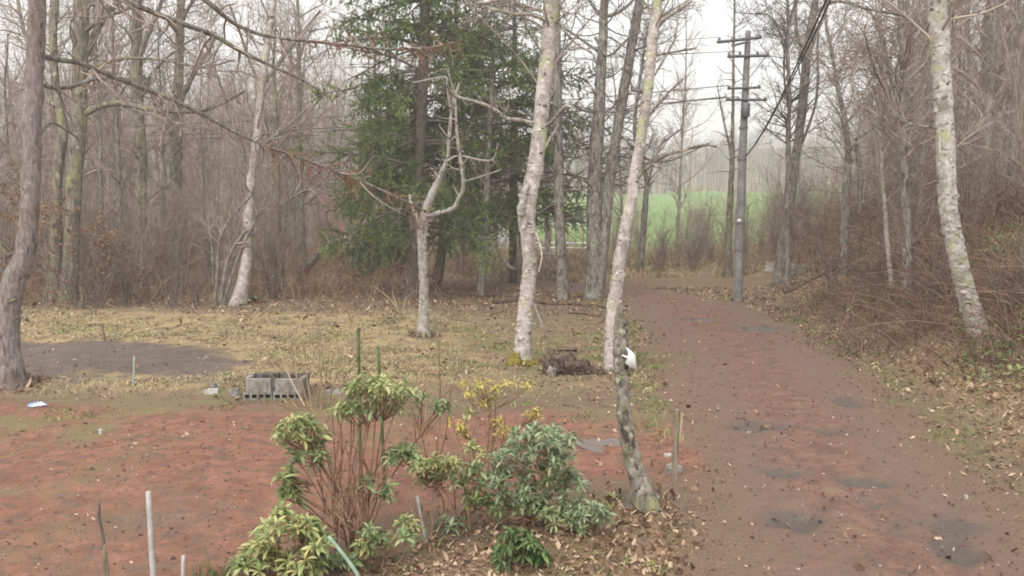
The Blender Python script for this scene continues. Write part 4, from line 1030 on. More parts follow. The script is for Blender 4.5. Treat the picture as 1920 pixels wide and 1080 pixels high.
# beech saplings that keep their dry leaves, and dark hazel stems along the wood's edge
for (px, py, h, lab) in [(6, 572, 3.6, 'beech sapling keeping its dry orange-brown leaves, at the photo edge behind the kinked larch'), (86, 574, 3.0, 'beech sapling with dry russet leaves, just right of the kinked larch'), (186, 572, 2.4, 'low beech sapling with dry russet leaves, right of the mossy twin trunks'),
                         (232, 570, 1.7, 'smallest beech sapling with dry russet leaves, before the thick mossy oak'), (38, 560, 4.6, 'tall beech sapling with dry orange leaves, close behind the kinked larch')]:
    t = Tree('beech_sapling', lab, px, py, 'sapling')
    P = spline([t.b + [0, 0, -.1], t.b + [.1, 0, h * .4], t.b + [RNG.normal(0, .2), 0, h]], 6); R = np.linspace(.03, .008, len(P))
    g = Geo(); g.tube(P, R, 6); link('trunk', g.mesh('trunk', M['bark_grey'], origin=t.b), t.root)
    P1, R1 = grow(P[None], R[None], 34, (.1, 1), (58, 14), (1.1, .35), .4, .1, .15, 5, .5, .006)
    P2, R2 = grow(P1, R1, 130, (.2, 1), (45, 14), (.45, .3), .3, 0, .2, 3, .6, .005)
    g = Geo(); g.tube(P1, R1, 3, col=np.full(34, .5)); g.tube(P2, R2, 3, col=np.full(130, .5)); link('crown', g.mesh('crown', M['twig'], origin=t.b), t.root)
    g = Geo(); q = P2[RNG.integers(0, 130, 1500), RNG.integers(1, 4, 1500)] + RNG.normal(0, .03, (1500, 3)); u = unit(RNG.normal(size=(1500, 3))) * .045; w = unit(np.cross(u, RNG.normal(size=(1500, 3)))) * .028
    V = np.stack([q - u, q + w, q + u, q - w], 1).reshape(-1, 3); g.add(V, Q=np.arange(6000).reshape(-1, 4), col=np.repeat(RNG.uniform(.2, .8, 1500), 4))
    tag(link('dry_leaves', g.mesh('dry_leaves', M['beech_leaf'], smooth=False, origin=t.b), t.root), kind='stuff')
for (px, py, lab) in [(150, 580, 'dark branching hazel stems at the wood edge above the dark garden soil'), (185, 578, 'dark twiggy hazel bush at the wood edge, beside the beech saplings'), (235, 574, 'dark hazel stems left of the upright pale stone at the wood edge'), (325, 575, 'dark thin hazel stems right of the upright pale stone'), (372, 574, 'dark hazel bush between the upright pale stone and the leaning shoots'), (510, 560, 'dark hazel stems right of the pale alder foot'),
                      (1560, 545, 'dark bramble bush right of the forked alder by the drive'), (1625, 560, 'dark bramble bush left of the slim white curved stem'), (1745, 580, 'dark hazel bush just left of the leaning birch'), (1890, 600, 'dark hazel bush at the photo edge right of the leaning birch'), (1300, 510, 'dark hazel stems in front of the meadow, left of the utility pole'), (1235, 508, 'dark hazel bush in front of the meadow, right of the peeling birch')]:
    t = Tree('hazel_bush', lab, px, py, 'shrub'); L = []
    for k in range(7):
        a_ = RNG.uniform(0, 6.283); h = RNG.uniform(.9, 2.3); e = t.b + np.array([math.cos(a_) * h * .38, math.sin(a_) * h * .3, h])
        P = spline([t.b + [math.cos(a_) * .08, math.sin(a_) * .08, -.1], t.b * .6 + e * .4 + RNG.normal(0, .07, 3), e], 5)
        g = Geo(); R = np.linspace(.020, .007, len(P)); g.tube(P, R, 5); link('stem', g.mesh('stem', M['twig_dark'], origin=t.b), t.root); L.append((P, R))
    t.twigs(L, [(40, dict(t=(.25, 1), ang=(45, 14), length=(.55, .35), rmin=.006, wig=.2, up=.15)), (110, dict(length=(.28, .3), rmin=.005, nseg=4))], M['twig_dark'])

# ------------------------------------------------------------------ the wood: bare trees and saplings, copied from a few patterns
def pattern(kind, seed):
    """mesh pair (trunk, crown) about the origin"""
    global RNG
    keep = RNG; RNG = np.random.default_rng(seed)
    g = Geo(); c = Geo()
    def trunk(H, r0, r1, lean, n=12, x0=0.0, y0=0.0):
        s = np.linspace(0, 1, n)
        w = np.cumsum(RNG.normal(0, .012 * H / 2.5, (n, 2)), 0) * s[:, None]
        P = np.stack([x0 + lean[0] * H * s ** 1.4 + w[:, 0], y0 + lean[1] * H * s ** 1.4 + w[:, 1], H * s - .15], -1)
        R = r0 + (r1 - r0) * s ** .8; R[0] *= 1.5; R[1] *= 1.08
        return P, R
    if kind == 'oak':
        H = RNG.uniform(12, 15)
        P, R = trunk(H, .20, .04, RNG.normal(0, .05, 2)); g.tube(P, R, 9, lump=.02)
        P1, R1 = grow(P[None], R[None], 20, (.22, 1), (52, 12), (4.2, .3), .55, .12, .15, 8, .55, .02)
        c.tube(P1, R1, 5)
        P2, R2 = grow(P1, R1, 150, (.25, 1), (45, 14), (1.8, .35), .4, .12, .17, 6, .6, .010)
        c.tube(P2, R2, 4, col=RNG.normal(.5, .2, 150))
        P3, R3 = grow(P2, R2, 800, (.15, 1), (42, 14), (.8, .4), .3, .08, .2, 4, .6, .0065)
        c.tube(P3, R3, 3, col=RNG.normal(.5, .2, 800))
        mats = ('bark_moss' if seed % 2 else 'bark_grey', 'twig')
    elif kind == 'slim':
        H = RNG.uniform(11, 14)
        P, R = trunk(H, .12, .025, RNG.normal(0, .05, 2)); g.tube(P, R, 8, lump=.02)
        P1, R1 = grow(P[None], R[None], 46, (.2, 1), (48, 14), (2.3, .4), .5, .2, .13, 7, .5, .012)
        c.tube(P1, R1, 4)
        P2, R2 = grow(P1, R1, 260, (.2, 1), (42, 14), (.95, .35), .3, .12, .17, 5, .6, .0075)
        c.tube(P2, R2, 3, col=RNG.normal(.5, .2, 260))
        P3, R3 = grow(P2, R2, 600, (.15, 1), (40, 14), (.5, .4), .3, .05, .2, 3, .7, .006)
        c.tube(P3, R3, 3, col=RNG.normal(.5, .2, 600))
        mats = ('bark_grey', 'twig')
    elif kind == 'birch':
        H = RNG.uniform(10, 13)
        P, R = trunk(H, .10, .02, RNG.normal(0, .07, 2)); g.tube(P, R, 8, lump=.04)
        P1, R1 = grow(P[None], R[None], 40, (.35, 1), (42, 12), (1.9, .35), .4, .2, .12, 7, .45, .010)
        c.tube(P1, R1, 4)
        P2, R2 = grow(P1, R1, 300, (.2, 1), (38, 12), (.9, .35), .3, 0, .15, 5, .6, .0065, sag=.1)
        c.tube(P2, R2, 3, col=RNG.normal(.6, .2, 300))
        mats = ('bark_birch', 'twig')
    else:
        ns = 9 if kind == 'shrub' else 4
        for k in range(ns):
            H = RNG.uniform(2.2, 4.2) if kind == 'shrub' else RNG.uniform(3.5, 6.5)
            a = RNG.uniform(0, 6.3)
            P, R = trunk(H, .028, .007, (math.cos(a) * RNG.uniform(.02, .22), math.sin(a) * RNG.uniform(.02, .22)), 8, math.cos(a) * .12, math.sin(a) * .12)
            g.tube(P, R, 5)
            P1, R1 = grow(P[None], R[None], 14, (.2, 1), (42, 14), (1.1, .4), .4, .2, .16, 5, .6, .007)
            c.tube(P1, R1, 3, col=RNG.normal(.5, .2, 14))
            P2, R2 = grow(P1, R1, 60, (.2, 1), (40, 14), (.5, .4), .3, .1, .2, 3, .7, .0055)
            c.tube(P2, R2, 3, col=RNG.normal(.5, .2, 60))
        mats = ('brush_grey', 'brush_grey' if kind == 'shrub' else 'twig')
    RNG = keep
    return g.mesh('trunk', M[mats[0]]), c.mesh('crown', M[mats[1]])
PAT = {k: [pattern(k, 500 + 10 * i + j) for j in range(n)] for i, (k, n) in enumerate([('oak', 3), ('slim', 4), ('birch', 2), ('shrub', 4), ('sapling', 3)])}
KNAME = {'oak': ('bare_tree', 'tree', 'spreading grey tree'), 'slim': ('slender_tree', 'tree', 'slender grey tree'), 'birch': ('birch_tree', 'tree', 'thin white-barked birch'),
         'shrub': ('bare_shrub', 'shrub', 'many-stemmed bare shrub'), 'sapling': ('bare_sapling', 'sapling', 'brown sapling clump')}
PLANTED = []
MARKS = [(-40, 'photo edge'), (50, 'kinked larch'), (140, 'mossy twin trunks'), (262, 'thick mossy oak'), (330, 'elbow-branched oak'), (468, 'pale alder'), (600, 'leaning mossy trunk'), (775, 'largest spruce'),
         (990, 'tall mossy birch'), (1125, 'twin larch'), (1195, 'peeling birch'), (1388, 'utility pole'), (1475, 'forked alder'), (1590, 'hook-branched alder'), (1690, 'grey oak'), (1785, 'leaning birch'), (1960, 'opposite photo edge')]
def place_words(x, y):
    px = 960 + x / y * F_PX
    for (p0, n0), (p1, n1) in zip(MARKS[:-1], MARKS[1:]):
        if px < p1: break
    row = 'front' if y < 34 else 'second' if y < 42 else 'middle' if y < 54 else 'far' if y < 70 else 'farthest'
    return row, n0, n1
def plant(kind, x, y, where, group):
    tm, cm = PAT[kind][RNG.integers(len(PAT[kind]))]
    nm, cat, lab = KNAME[kind]
    sc = RNG.uniform(.8, 1.2)
    row, n0, n1 = place_words(x, y)
    r = thing(nm, f"{'tall' if sc > 1.07 else 'short' if sc < .93 else 'middling'} {lab}, {row} row, between the {n0} and the {n1}", cat, (x, y, hz(x, y) - .02), f'{lab}s {group}', RNG.uniform(0, 6.3))
    r.scale = (sc,) * 3
    link('stems' if kind in ('shrub', 'sapling') else 'trunk', tm, r)
    link('crown', cm, r)
    PLANTED.append((r, 'tall' if sc > 1.07 else 'short' if sc < .93 else 'middling', lab, row, n0, x / y))
def wood(n, kinds, wts, xf, y0, y1, where, group, gap=1.1, ok=None):
    pts = []
    tries = 0
    while len(pts) < n and tries < n * 60:
        tries += 1
        y = RNG.uniform(y0, y1); u0, u1 = xf
        x = RNG.uniform(u0, u1) * y
        if road_in(np.array([x]), np.array([y]))[0] > -.8 or (ok and not ok(x, y)):
            continue
        if any((x - a) ** 2 + (y - b) ** 2 < gap ** 2 for a, b in pts):
            continue
        pts.append((x, y))
        plant(str(RNG.choice(kinds, p=wts)), x, y, where, group)
lft = lambda x, y: y > 29.5 + .10 * (x + 9)
wood(22, ['oak', 'slim', 'birch'], [.2, .5, .3], (-.66, -.24), 33, 48, 'in the front rows of the wood behind the garden bed', 'behind the garden bed', 1.6, lft)
wood(60, ['oak', 'slim', 'birch'], [.15, .5, .35], (-.66, -.17), 46, 92, 'deep in the hazy wood behind the garden', 'deep in the hazy wood', 1.5)
wood(42, ['shrub', 'sapling'], [.55, .45], (-.66, -.25), 29, 44, 'along the wood edge behind the garden bed', 'along the wood edge', .9, lft)
wood(44, ['shrub', 'sapling'], [.5, .5], (-.66, -.18), 42, 80, 'under the tall trees deep in the wood', 'under the tall trees', 1.2)
rgt = lambda x, y: x > 5.6 + .17 * y
wood(36, ['oak', 'slim', 'birch'], [.12, .78, .1], (.43, .68), 23, 60, 'in the wood on the bank behind the leaning birch', 'on the bank', 1.3, rgt)
wood(18, ['slim', 'oak'], [.8, .2], (.40, .66), 50, 105, 'in the hazy wood beyond the bank', 'beyond the bank', 1.6)
wood(28, ['shrub', 'sapling'], [.7, .3], (.41, .66), 18, 46, 'on the brambly bank by the leaning birch', 'on the brambly bank', .9, rgt)
wood(16, ['shrub', 'sapling'], [.8, .2], (.30, .5), 36, 52, 'between the utility pole and the meadow', 'between pole and meadow', 1.1)
wood(7, ['shrub', 'sapling'], [.8, .2], (.10, .27), 42, 55, 'in front of the green meadow', 'in front of the green meadow', 1.3)
wood(16, ['birch'], [1.0], (-.42, -.23), 42, 68, 'deep in the hazy wood behind the garden', 'standing pale in the hazy wood', 1.5)
wood(2, ['slim'], [1.0], (.13, .22), 46, 57, 'in front of the meadow', 'in front of the meadow', 2.0)
wood(7, ['shrub'], [1.0], (.12, .36), 41, 54, 'in front of the meadow', 'in front of the meadow', 1.2)
wood(14, ['shrub', 'sapling'], [.5, .5], (-.2, .06), 42, 54, 'beyond the drive behind the spruces', 'beyond the drive', 1.3)
wood(16, ['slim', 'oak'], [.6, .4], (-.18, .10), 62, 100, 'far beyond the spruces', 'far beyond the spruces', 2)

for q in range(3):
    x_, y_ = [(-11.6, 55), (-12.4, 57), (-13.2, 56), (-12.9, 60), (-14, 59), (-11.8, 60), (-13.6, 53)][q]
    plant(['sapling', 'shrub'][q % 2], x_, y_, 'x', 'screening the pink wall')
# far woods that read as one mass
def far_wood(name, n, box, ok, hmin, hmax, m, tw=34):
    g = Geo()
    x = RNG.uniform(box[0], box[1], n * 6); y = RNG.uniform(box[2], box[3], n * 6)
    k = ok(x, y); x, y = x[k][:n], y[k][:n]; n = len(x); z = height(x, y)
    H = RNG.uniform(hmin, hmax, n)
    s = np.linspace(0, 1, 5)
    ln = RNG.normal(0, .06, (n, 2))
    P = np.stack([x[:, None] + ln[:, :1] * H[:, None] * s, y[:, None] + ln[:, 1:] * H[:, None] * s, z[:, None] + H[:, None] * s - .2], -1)
    R = (.13 * H / 12)[:, None] * np.linspace(1, .2, 5)
    g.tube(P, R, 4, col=RNG.uniform(.2, .9, n))
    P1, R1 = grow(P, R, n * 10, (.3, 1), (45, 14), (hmax * .24, .35), .4, .2, .12, 3, .5, .03)
    g.tube(P1, R1, 3, col=RNG.uniform(.3, .8, n * 10))
    P2, R2 = grow(P1, R1, n * tw, (.2, 1), (42, 14), (hmax * .11, .35), .3, .1, .15, 2, .6, .022)
    g.tube(P2, R2, 3, col=RNG.uniform(.3, .8, n * tw))
    return structure(name, g.mesh(name, m), 'stuff')
far_wood('distant_woods', 260, (-110, -8, 85, 150), lambda x, y: (x / y > -.70) & (x / y < -.10), 10, 15, M['twig'])
far_wood('distant_woods', 200, (20, 130, 95, 170), lambda x, y: (x / y > .40) & (x / y < .70), 9, 14, M['twig'])
far_wood('distant_woods', 800, (-20, 190, 226, 400), lambda x, y: (x / y > -.02) & (x / y < .46), 8, 17, M['twig_dark'], 34)
far_wood('distant_woods', 110, (0, 130, 222, 250), lambda x, y: (x / y > .02) & (x / y < .46), 6, 13, M['brush_grey'], 40)

ORD = ['first', 'second', 'third', 'fourth', 'fifth', 'sixth', 'seventh', 'eighth', 'ninth', 'tenth', 'eleventh', 'twelfth', 'thirteenth', 'fourteenth', 'fifteenth', 'sixteenth']
_by = {}
for p_ in PLANTED: _by.setdefault(p_[1:5], []).append(p_)
for (size, lab, row, n0), L in _by.items():
    for k, p_ in enumerate(sorted(L, key=lambda q: q[5])):
        p_[0]['label'] = f"{size} {lab}, {row} row, {ORD[min(k, 15)] + ' such ' if len(L) > 1 else ''}one right of the {n0}"
# ------------------------------------------------------------------ rhododendrons: bare stems ending in whorls of long leaves
def leaf_mesh(name, m, L=.115, W=.034):
    g = Geo(); V = []
    for s, w, z in [(0, .12, 0), (.25, .75, .012), (.55, 1, .010), (.82, .62, .0), (1, .04, -.012)]:
        V += [(s * L, -w * W / 2, z * 1 + .006 * w), (s * L, 0, z), (s * L, w * W / 2, z + .006 * w)]
    Q = []
    for i in range(4):
        Q += [(3 * i, 3 * i + 3, 3 * i + 4, 3 * i + 1), (3 * i + 1, 3 * i + 4, 3 * i + 5, 3 * i + 2)]
    g.add(V, Q=Q)
    return g.mesh(name, M[m])
LEAF = {k: leaf_mesh('leaf', k) for k in ('leaf_yellow', 'leaf_green', 'leaf_grey', 'leaf_dark', 'leaf_gold')}
LV = np.array([v.co[:] for v in LEAF['leaf_green'].vertices]); LQ = np.array([p.vertices[:] for p in LEAF['leaf_green'].polygons])

def basis(d, roll):
    """rotation whose x axis is d"""
    d = d / np.linalg.norm(d)
    up = np.array([0, 0, 1.0]) if abs(d[2]) < .95 else np.array([0, 1.0, 0])
    y = np.cross(up, d); y /= np.linalg.norm(y); z = np.cross(d, y)
    c, s = math.cos(roll), math.sin(roll)
    return np.stack([d, c * y + s * z, -s * y + c * z], 1)

from mathutils import Matrix
def shrub(name, label, foot, Y_off, clusters, nstem, stem_r=.011, per=(8, 11), size=1.0, keep=280, seed=1, extra_stems=0, cat='shrub', droop=.02, kname='leaf', up=.42, bare=()):
    """clusters: (px, py, rx, ry, whorls, leaf material); rx and ry in pixels of the photograph"""
    rn = np.random.default_rng(seed)
    b = gnd(*foot); Y = b[1]
    root = thing(name, label, cat, b)
    whorls = []; leaves = []
    for (px, py, rx, ry, n, lm) in clusters:
        for k in range(int(n * 2.3 + .5)):
            a = rn.uniform(0, 6.283); r = math.sqrt(rn.random())
            yy = Y + Y_off + rn.normal(0, 1) * rx * Y / F_PX * .55
            p = at(px + rx * r * math.cos(a), py + ry * r * math.sin(a), yy)
            p[2] = max(p[2], hz(p[0], p[1]) + .05)
            cx = at(px, py + ry * .7, Y + Y_off)
            axis_ = unit(unit(p - cx) * .7 + np.array([0, 0, .75]) + rn.normal(0, .2, 3))
            whorls.append((p, axis_, lm))
    # stems: a few leaders from the foot, each whorl reached from the nearest leader
    ends = [w[0] for w in whorls]
    order = rn.permutation(len(ends))[:nstem]
    lead = []
    for i in order:
        e = ends[i]; f = b + np.array([rn.normal(0, .10), rn.normal(0, .08), -.04])
        mid = f * .45 + e * .55 + np.array([0, 0, -.04]) + rn.normal(0, .04, 3)
        mid[:2] = f[:2] * .62 + e[:2] * .38 + rn.normal(0, .025, 2)
        q = f * .75 + e * .25; q[:2] = f[:2] * .9 + e[:2] * .1
        P = spline([f, q, mid, e], 5)
        P = P + np.cumsum(rn.normal(0, .006, P.shape), 0) * np.sin(np.linspace(0, math.pi, len(P)))[:, None]
        R = np.linspace(stem_r * rn.uniform(.8, 1.3), stem_r * .45, len(P))
        g = Geo(); g.tube(P, R, 6)
        link('stem', g.mesh('stem', M['stem'], origin=b), root)
        lead.append((P, R))
    tw = Geo()
    LP = np.concatenate([P[4:-2] for P, R in lead])
    for i, e in enumerate(ends):
        if i in order: continue
        dd = np.linalg.norm(LP - e, axis=1) + np.maximum(0, LP[:, 2] - e[2] + .02) * 4
        s = LP[dd.argmin()]
        m_ = (s + e) / 2 + rn.normal(0, .02, 3); m_[2] -= .02
        tw.tube(spline([s, m_, e], 3), np.linspace(stem_r * .5, stem_r * .3, 7), 4)
    for (px, py, ex, ey) in bare:
        P, R = trace([(px, py, 3), ((px + ex) / 2 + rn.normal(0, 6), (py + ey) / 2, 2.5), (ex, ey, 1.5)], Y + rn.normal(0, .2)); tw.tube(P, R, 4)
    for k in range(extra_stems):
        P0, R0 = lead[rn.integers(len(lead))]
        i = rn.integers(3, 12); s = P0[i]; e = s + np.array([rn.normal(0, .14), rn.normal(0, .1), rn.uniform(.3, .75)])
        tw.tube(spline([s, (s + e) / 2 + rn.normal(0, .03, 3), e], 3), np.linspace(stem_r * .6, stem_r * .25, 7), 4)
    if tw.n:
        tag(link('twigs', tw.mesh('twigs', M['stem'], origin=b), root), kind='stuff')
    rest = {}
    items = []
    for (p, ax, lm) in whorls:
        n = rn.integers(per[0], per[1] + 1)
        ph = rn.uniform(0, 6.283)
        yb = np.cross(ax, [0, 1, .3]); yb /= np.linalg.norm(yb); zb = np.cross(ax, yb)
        for k in range(n):
            a = ph + k * 2.39996
            lay = k / n
            d = math.cos(a) * yb + math.sin(a) * zb
            d = unit(d + ax * (up + .7 * lay - .3) + np.array([0, 0, -droop - (.5 if rn.random() < .22 else 0)]) + rn.normal(0, .17, 3))
            sc = size * rn.uniform(.6, 1.3) * (1 - .3 * lay)
            items.append((p + ax * (.025 * lay), d, rn.normal(0, .3), sc, lm))
    # the nearest ones singly, the rest joined
    idx = np.argsort([it[0][1] - .4 * it[0][2] + rn.normal(0, .15) for it in items])
    for c, i in enumerate(idx):
        p, d, roll, sc, lm = items[i]
        Bm = basis(d, roll)
        if c < keep:
            o = link(kname, LEAF[lm], root)
            o.matrix_local = Matrix.Translation(Vector(p - b)) @ Matrix([list(r) for r in Bm]).to_4x4() @ Matrix.Scale(sc, 4)
        else:
            rest.setdefault(lm, Geo()).add((LV * sc) @ Bm.T + p, Q=LQ, col=rn.random())
    for lm, g in rest.items():
        tag(link('foliage', g.mesh('foliage', M[lm], origin=b), root), kind='stuff')
    return root

Yl, Gl, Gg, Dk, Gd = 'leaf_yellow', 'leaf_green', 'leaf_grey', 'leaf_dark', 'leaf_gold'
shrub('rhododendron', 'tallest rhododendron, bare reddish stems topped with yellow-green leaf heads', (668, 1032), -.1, [
    (568, 812, 46, 26, 13, Yl), (585, 850, 40, 26, 8, Gl), (540, 905, 22, 26, 6, Yl), (552, 935, 20, 18, 3, Yl), (712, 730, 62, 18, 15, Yl), (700, 762, 50, 22, 8, Gl), (752, 850, 26, 18, 5, Gl), (718, 925, 16, 14, 2, Gl), (690, 910, 12, 10, 1, Gl), (780, 745, 18, 12, 2, Gl), (825, 770, 14, 10, 2, Gl), (645, 780, 20, 14, 2, Yl)],
    26, .011, keep=300, seed=5, extra_stems=36, size=.95)
shrub('rhododendron', 'low pale yellow-green rhododendron at the bottom edge of the photo, beside the grass tuft', (545, 1078), -.1, [
    (545, 1015, 70, 42, 24, Yl), (480, 1050, 42, 26, 12, Yl), (590, 1010, 30, 40, 7, Gl), (525, 972, 22, 18, 4, Yl), (560, 1062, 60, 20, 9, Yl)], 12, .010, keep=300, seed=6, size=.95)
shrub('rhododendron', 'small bright green rhododendron low in front of the bare stems', (735, 1062), -.05, [(725, 1008, 46, 18, 10, Gl), (700, 1022, 26, 14, 4, Yl), (655, 1066, 34, 12, 5, Gl), (765, 985, 16, 10, 2, Yl)], 7, .010, keep=260, seed=7, size=.9)
shrub('rhododendron', 'middle rhododendron with a flat yellow-green top and dark drooping leaves below', (880, 985), -.1, [
    (822, 875, 50, 14, 13, Yl), (830, 900, 44, 14, 8, Gl), (890, 905, 22, 36, 8, Gl), (905, 945, 24, 26, 7, Dk), (765, 860, 20, 14, 3, Gg), (885, 850, 16, 12, 2, Yl), (850, 985, 30, 10, 3, Gg)], 9, .011, keep=280, seed=8, size=.92)
shrub('azalea', 'thin-twigged shrub with sparse small golden leaves behind the rhododendrons', (925, 905), 0, [
    (892, 728, 30, 16, 6, Gd), (905, 750, 28, 14, 4, Gd), (960, 722, 38, 12, 5, Gd), (945, 815, 14, 10, 3, Gd), (930, 790, 10, 8, 2, Gd), (1008, 780, 22, 10, 5, Gd), (860, 795, 10, 8, 2, Gd), (872, 815, 10, 10, 2, Gd), (920, 760, 12, 12, 2, Gd), (880, 780, 16, 14, 2, Yl), (905, 850, 14, 10, 2, Yl), (850, 790, 10, 6, 1, Gd)],
    10, .008, per=(5, 8), size=.72, keep=280, seed=9, extra_stems=10)
shrub('rhododendron', 'rounded grey-green rhododendron, fullest of the bed, beside the curved snag', (1005, 985), -.1, [
    (1015, 822, 54, 20, 15, Gg), (1000, 860, 60, 30, 18, Gg), (1050, 845, 32, 26, 8, Gg), (960, 915, 36, 28, 11, Gg), (1030, 905, 30, 26, 8, Gl), (950, 950, 30, 22, 7, Gl), (1000, 930, 30, 20, 6, Gg), (1068, 905, 26, 24, 6, Gg), (925, 880, 24, 26, 6, Gg), (1020, 955, 40, 18, 7, Gl)], 12, .013, keep=300, seed=10, size=.95)
shrub('rhododendron', 'low spreading blue-green rhododendron nearest to the curved snag', (1085, 1000), 0, [(1095, 965, 46, 18, 14, Gg), (1070, 985, 32, 14, 6, Gl), (1115, 975, 28, 16, 5, Gg), (1068, 935, 24, 14, 4, Gg), (1040, 965, 24, 14, 4, Gl)], 7, .010, keep=220, seed=11, size=.85)
shrub('rhododendron', 'small dark green bush low in the leaf litter in front of the others', (975, 1062), 0, [(965, 1010, 30, 16, 8, Dk), (975, 1035, 44, 18, 12, Dk), (945, 1050, 16, 10, 3, Gl), (1010, 1050, 18, 12, 3, Dk)], 6, .009, keep=220, seed=12, size=.9, droop=.5)

# bare wands standing between the rhododendrons
def wands(name, label, cat, foot, rows, m, seed, Yo=0.0, twig_n=0):
    rn = np.random.default_rng(seed)
    b = gnd(*foot); root = thing(name, label, cat, b)
    L = []
    for (x0, y0, x1, y1, w) in rows:
        Y = b[1] + Yo + rn.normal(0, .12)
        p0 = gnd(x0, y0); p0[2] -= .03
        e = at(x1, y1, p0[1] + rn.normal(0, .25)); mid = (p0 + e) / 2 + rn.normal(0, .04, 3)
        P = spline([p0, mid, e], 5); R = np.linspace(w, w * .4, len(P)) * b[1] / F_PX / 2
        g = Geo(); g.tube(P, R, 5, col=rn.uniform(.3, .8))
        link('stem', g.mesh('stem', M[m], origin=b), root); L.append((P, R))
    if twig_n:
        pp = np.stack([p for p, r in L]); pr = np.stack([r for p, r in L])
        g = Geo(); P, R = grow(pp, pr, twig_n, (.35, 1), (38, 12), (.35, .3), .3, .1, .1, 4, .6, .0025); g.tube(P, R, 3)
        tag(link('twigs', g.mesh('twigs', M[m], origin=b), root), kind='stuff')
    return root
wands('dry_stalks', 'pale brown dry stalks fanning up beside the concrete block hearth', 'dry plant', (580, 770), [(575, 765, 520, 640, 3), (585, 768, 560, 600, 3), (592, 765, 600, 620, 3), (580, 770, 548, 660, 3), (600, 770, 618, 640, 3), (560, 765, 500, 690, 3), (606, 768, 590, 560, 3), (570, 760, 540, 570, 3), (615, 765, 640, 680, 3), (565, 772, 480, 740, 2), (590, 775, 545, 680, 2)], 'twig_pale', 21, twig_n=40)
wands('dry_stalks', 'tall thin reddish stalks rising right of the tallest rhododendron', 'dry plant', (800, 905), [(790, 900, 782, 690, 3), (800, 905, 802, 680, 4), (808, 902, 822, 640, 4), (815, 905, 830, 700, 3), (796, 905, 770, 760, 3), (804, 900, 846, 720, 3)], 'stem', 22, twig_n=24)
wands('dry_stalks', 'straw-coloured stalks in the leaf litter between the green bushes', 'dry plant', (805, 1020), [(800, 1020, 770, 950, 3), (806, 1020, 800, 940, 3), (810, 1020, 835, 965, 3), (795, 1020, 790, 960, 2)], 'twig_pale', 23, twig_n=14)
wands('bare_sapling', 'thin pale sapling, forked at the top, right of the forked tree', 'sapling', (848, 672), [(848, 672, 848, 600, 5), (848, 605, 836, 575, 3), (848, 600, 862, 578, 3)], 'twig_pale', 24)
wands('bare_sapling', 'leaning pale twiggy sapling left of the forked tree', 'sapling', (760, 602), [(760, 602, 735, 545, 4), (750, 585, 700, 535, 3), (752, 590, 762, 560, 3)], 'twig_pale', 25)
wands('bare_sapling', 'thin reddish sapling leaning over the straw, left of the green garden stakes', 'sapling', (660, 610), [(660, 612, 632, 555, 4), (655, 605, 650, 560, 3)], 'twig_pale', 26)

# ------------------------------------------------------------------ stakes, pipes, sticks
def stick(name, label, cat, pts, Y, m, group=None, k=7, dY=0.0, cap=True, parts=None, ground=True):
    P, R = trace(pts, Y, Y + dY, 3)
    b = P[0].copy()
    if ground:
        P[0][2] = min(P[0][2], hz(P[0][0], P[0][1]) - .06)
    g = Geo(); g.tube(P, R, k, cap=cap, lump=.02)
    return tag(link(name, g.mesh(name, M[m], origin=b), loc=tuple(b)), label, cat, group)
def gy(px, py): return gnd(px, py)[1]
GS = 'garden stakes in the flower bed'
stick('garden_stake', 'green plastic-coated stake, left one of the pair above the tallest rhododendron', 'garden stake', [(676, 905, 6), (674, 760, 6), (672, 615, 6)], gy(676, 905), 'green_stake', GS)
stick('garden_stake', 'shorter green stake, right one of the pair above the tallest rhododendron', 'garden stake', [(722, 935, 6), (716, 790, 6), (709, 650, 6)], gy(722, 935), 'green_stake', GS)
stick('garden_stake', 'dark green stake sticking up in front of the low yellow-green rhododendron', 'garden stake', [(487, 1120, 7), (487, 1060, 7), (487, 1003, 7)], gy(487, 1100), 'green_stake', GS)
stick('garden_stake', 'faded pale green stake leaning steeply in front of the bare stems', 'garden stake', [(680, 1090, 8), (648, 1045, 8), (616, 1006, 8)], 6.5, 'pale_stake', GS)
stick('garden_stake', 'thin grey stake leaning between the green bushes', 'garden stake', [(798, 1012, 6), (790, 975, 6), (782, 930, 6)], gy(798, 1012), 'galv', GS)
stick('metal_pipe', 'tall grey metal pipe leaning in the red gravel at the bottom edge', 'pipe', [(291, 1150, 12), (285, 1040, 11), (278, 922, 10)], gy(291, 1130), 'galv')
stick('metal_pipe', 'short grey metal pipe stub at the bottom edge, right of the tall one', 'pipe', [(342, 1150, 8), (343, 1090, 8), (344, 1042, 8)], gy(342, 1130), 'galv')
stick('dead_stick', 'thin dark crooked stick rising beside the pale wooden stake at the bottom edge', 'stick', [(206, 1140, 8), (200, 1060, 7), (192, 1000, 6), (186, 970, 5), (187, 940, 4)], gy(206, 1130), 'twig_dark')
g = Geo(); b = gnd(199, 1150); tp = at(197, 1025, b[1])
g.tube([b - [0, 0, .05], (b + tp) / 2, tp, tp + [0, 0, .02]], [.032, .028, .014, .004], 4, lump=.05)
tag(link('wooden_stake', g.mesh('wooden_stake', M['old_wood'], smooth=False, origin=b), loc=tuple(b)), 'pale pointed wooden stake at the bottom edge beside the crooked stick', 'garden stake')
stick('garden_stake', 'thin pale stake standing at the near edge of the dark garden soil', 'garden stake', [(250, 722, 4), (251, 700, 4), (252, 668, 4)], gy(250, 722), 'pale_stake')
stick('dead_stick', 'dark thin stick standing in the dark garden soil', 'stick', [(198, 642, 4), (195, 625, 3), (191, 606, 3)], gy(198, 642), 'twig_dark')
stick('dead_stick', 'bleached branch propped against the tall mossy birch', 'stick', [(1018, 612, 5), (1010, 592, 5), (1002, 572, 4), (996, 556, 4)], gy(1018, 612), 'galv', dY=-.3)
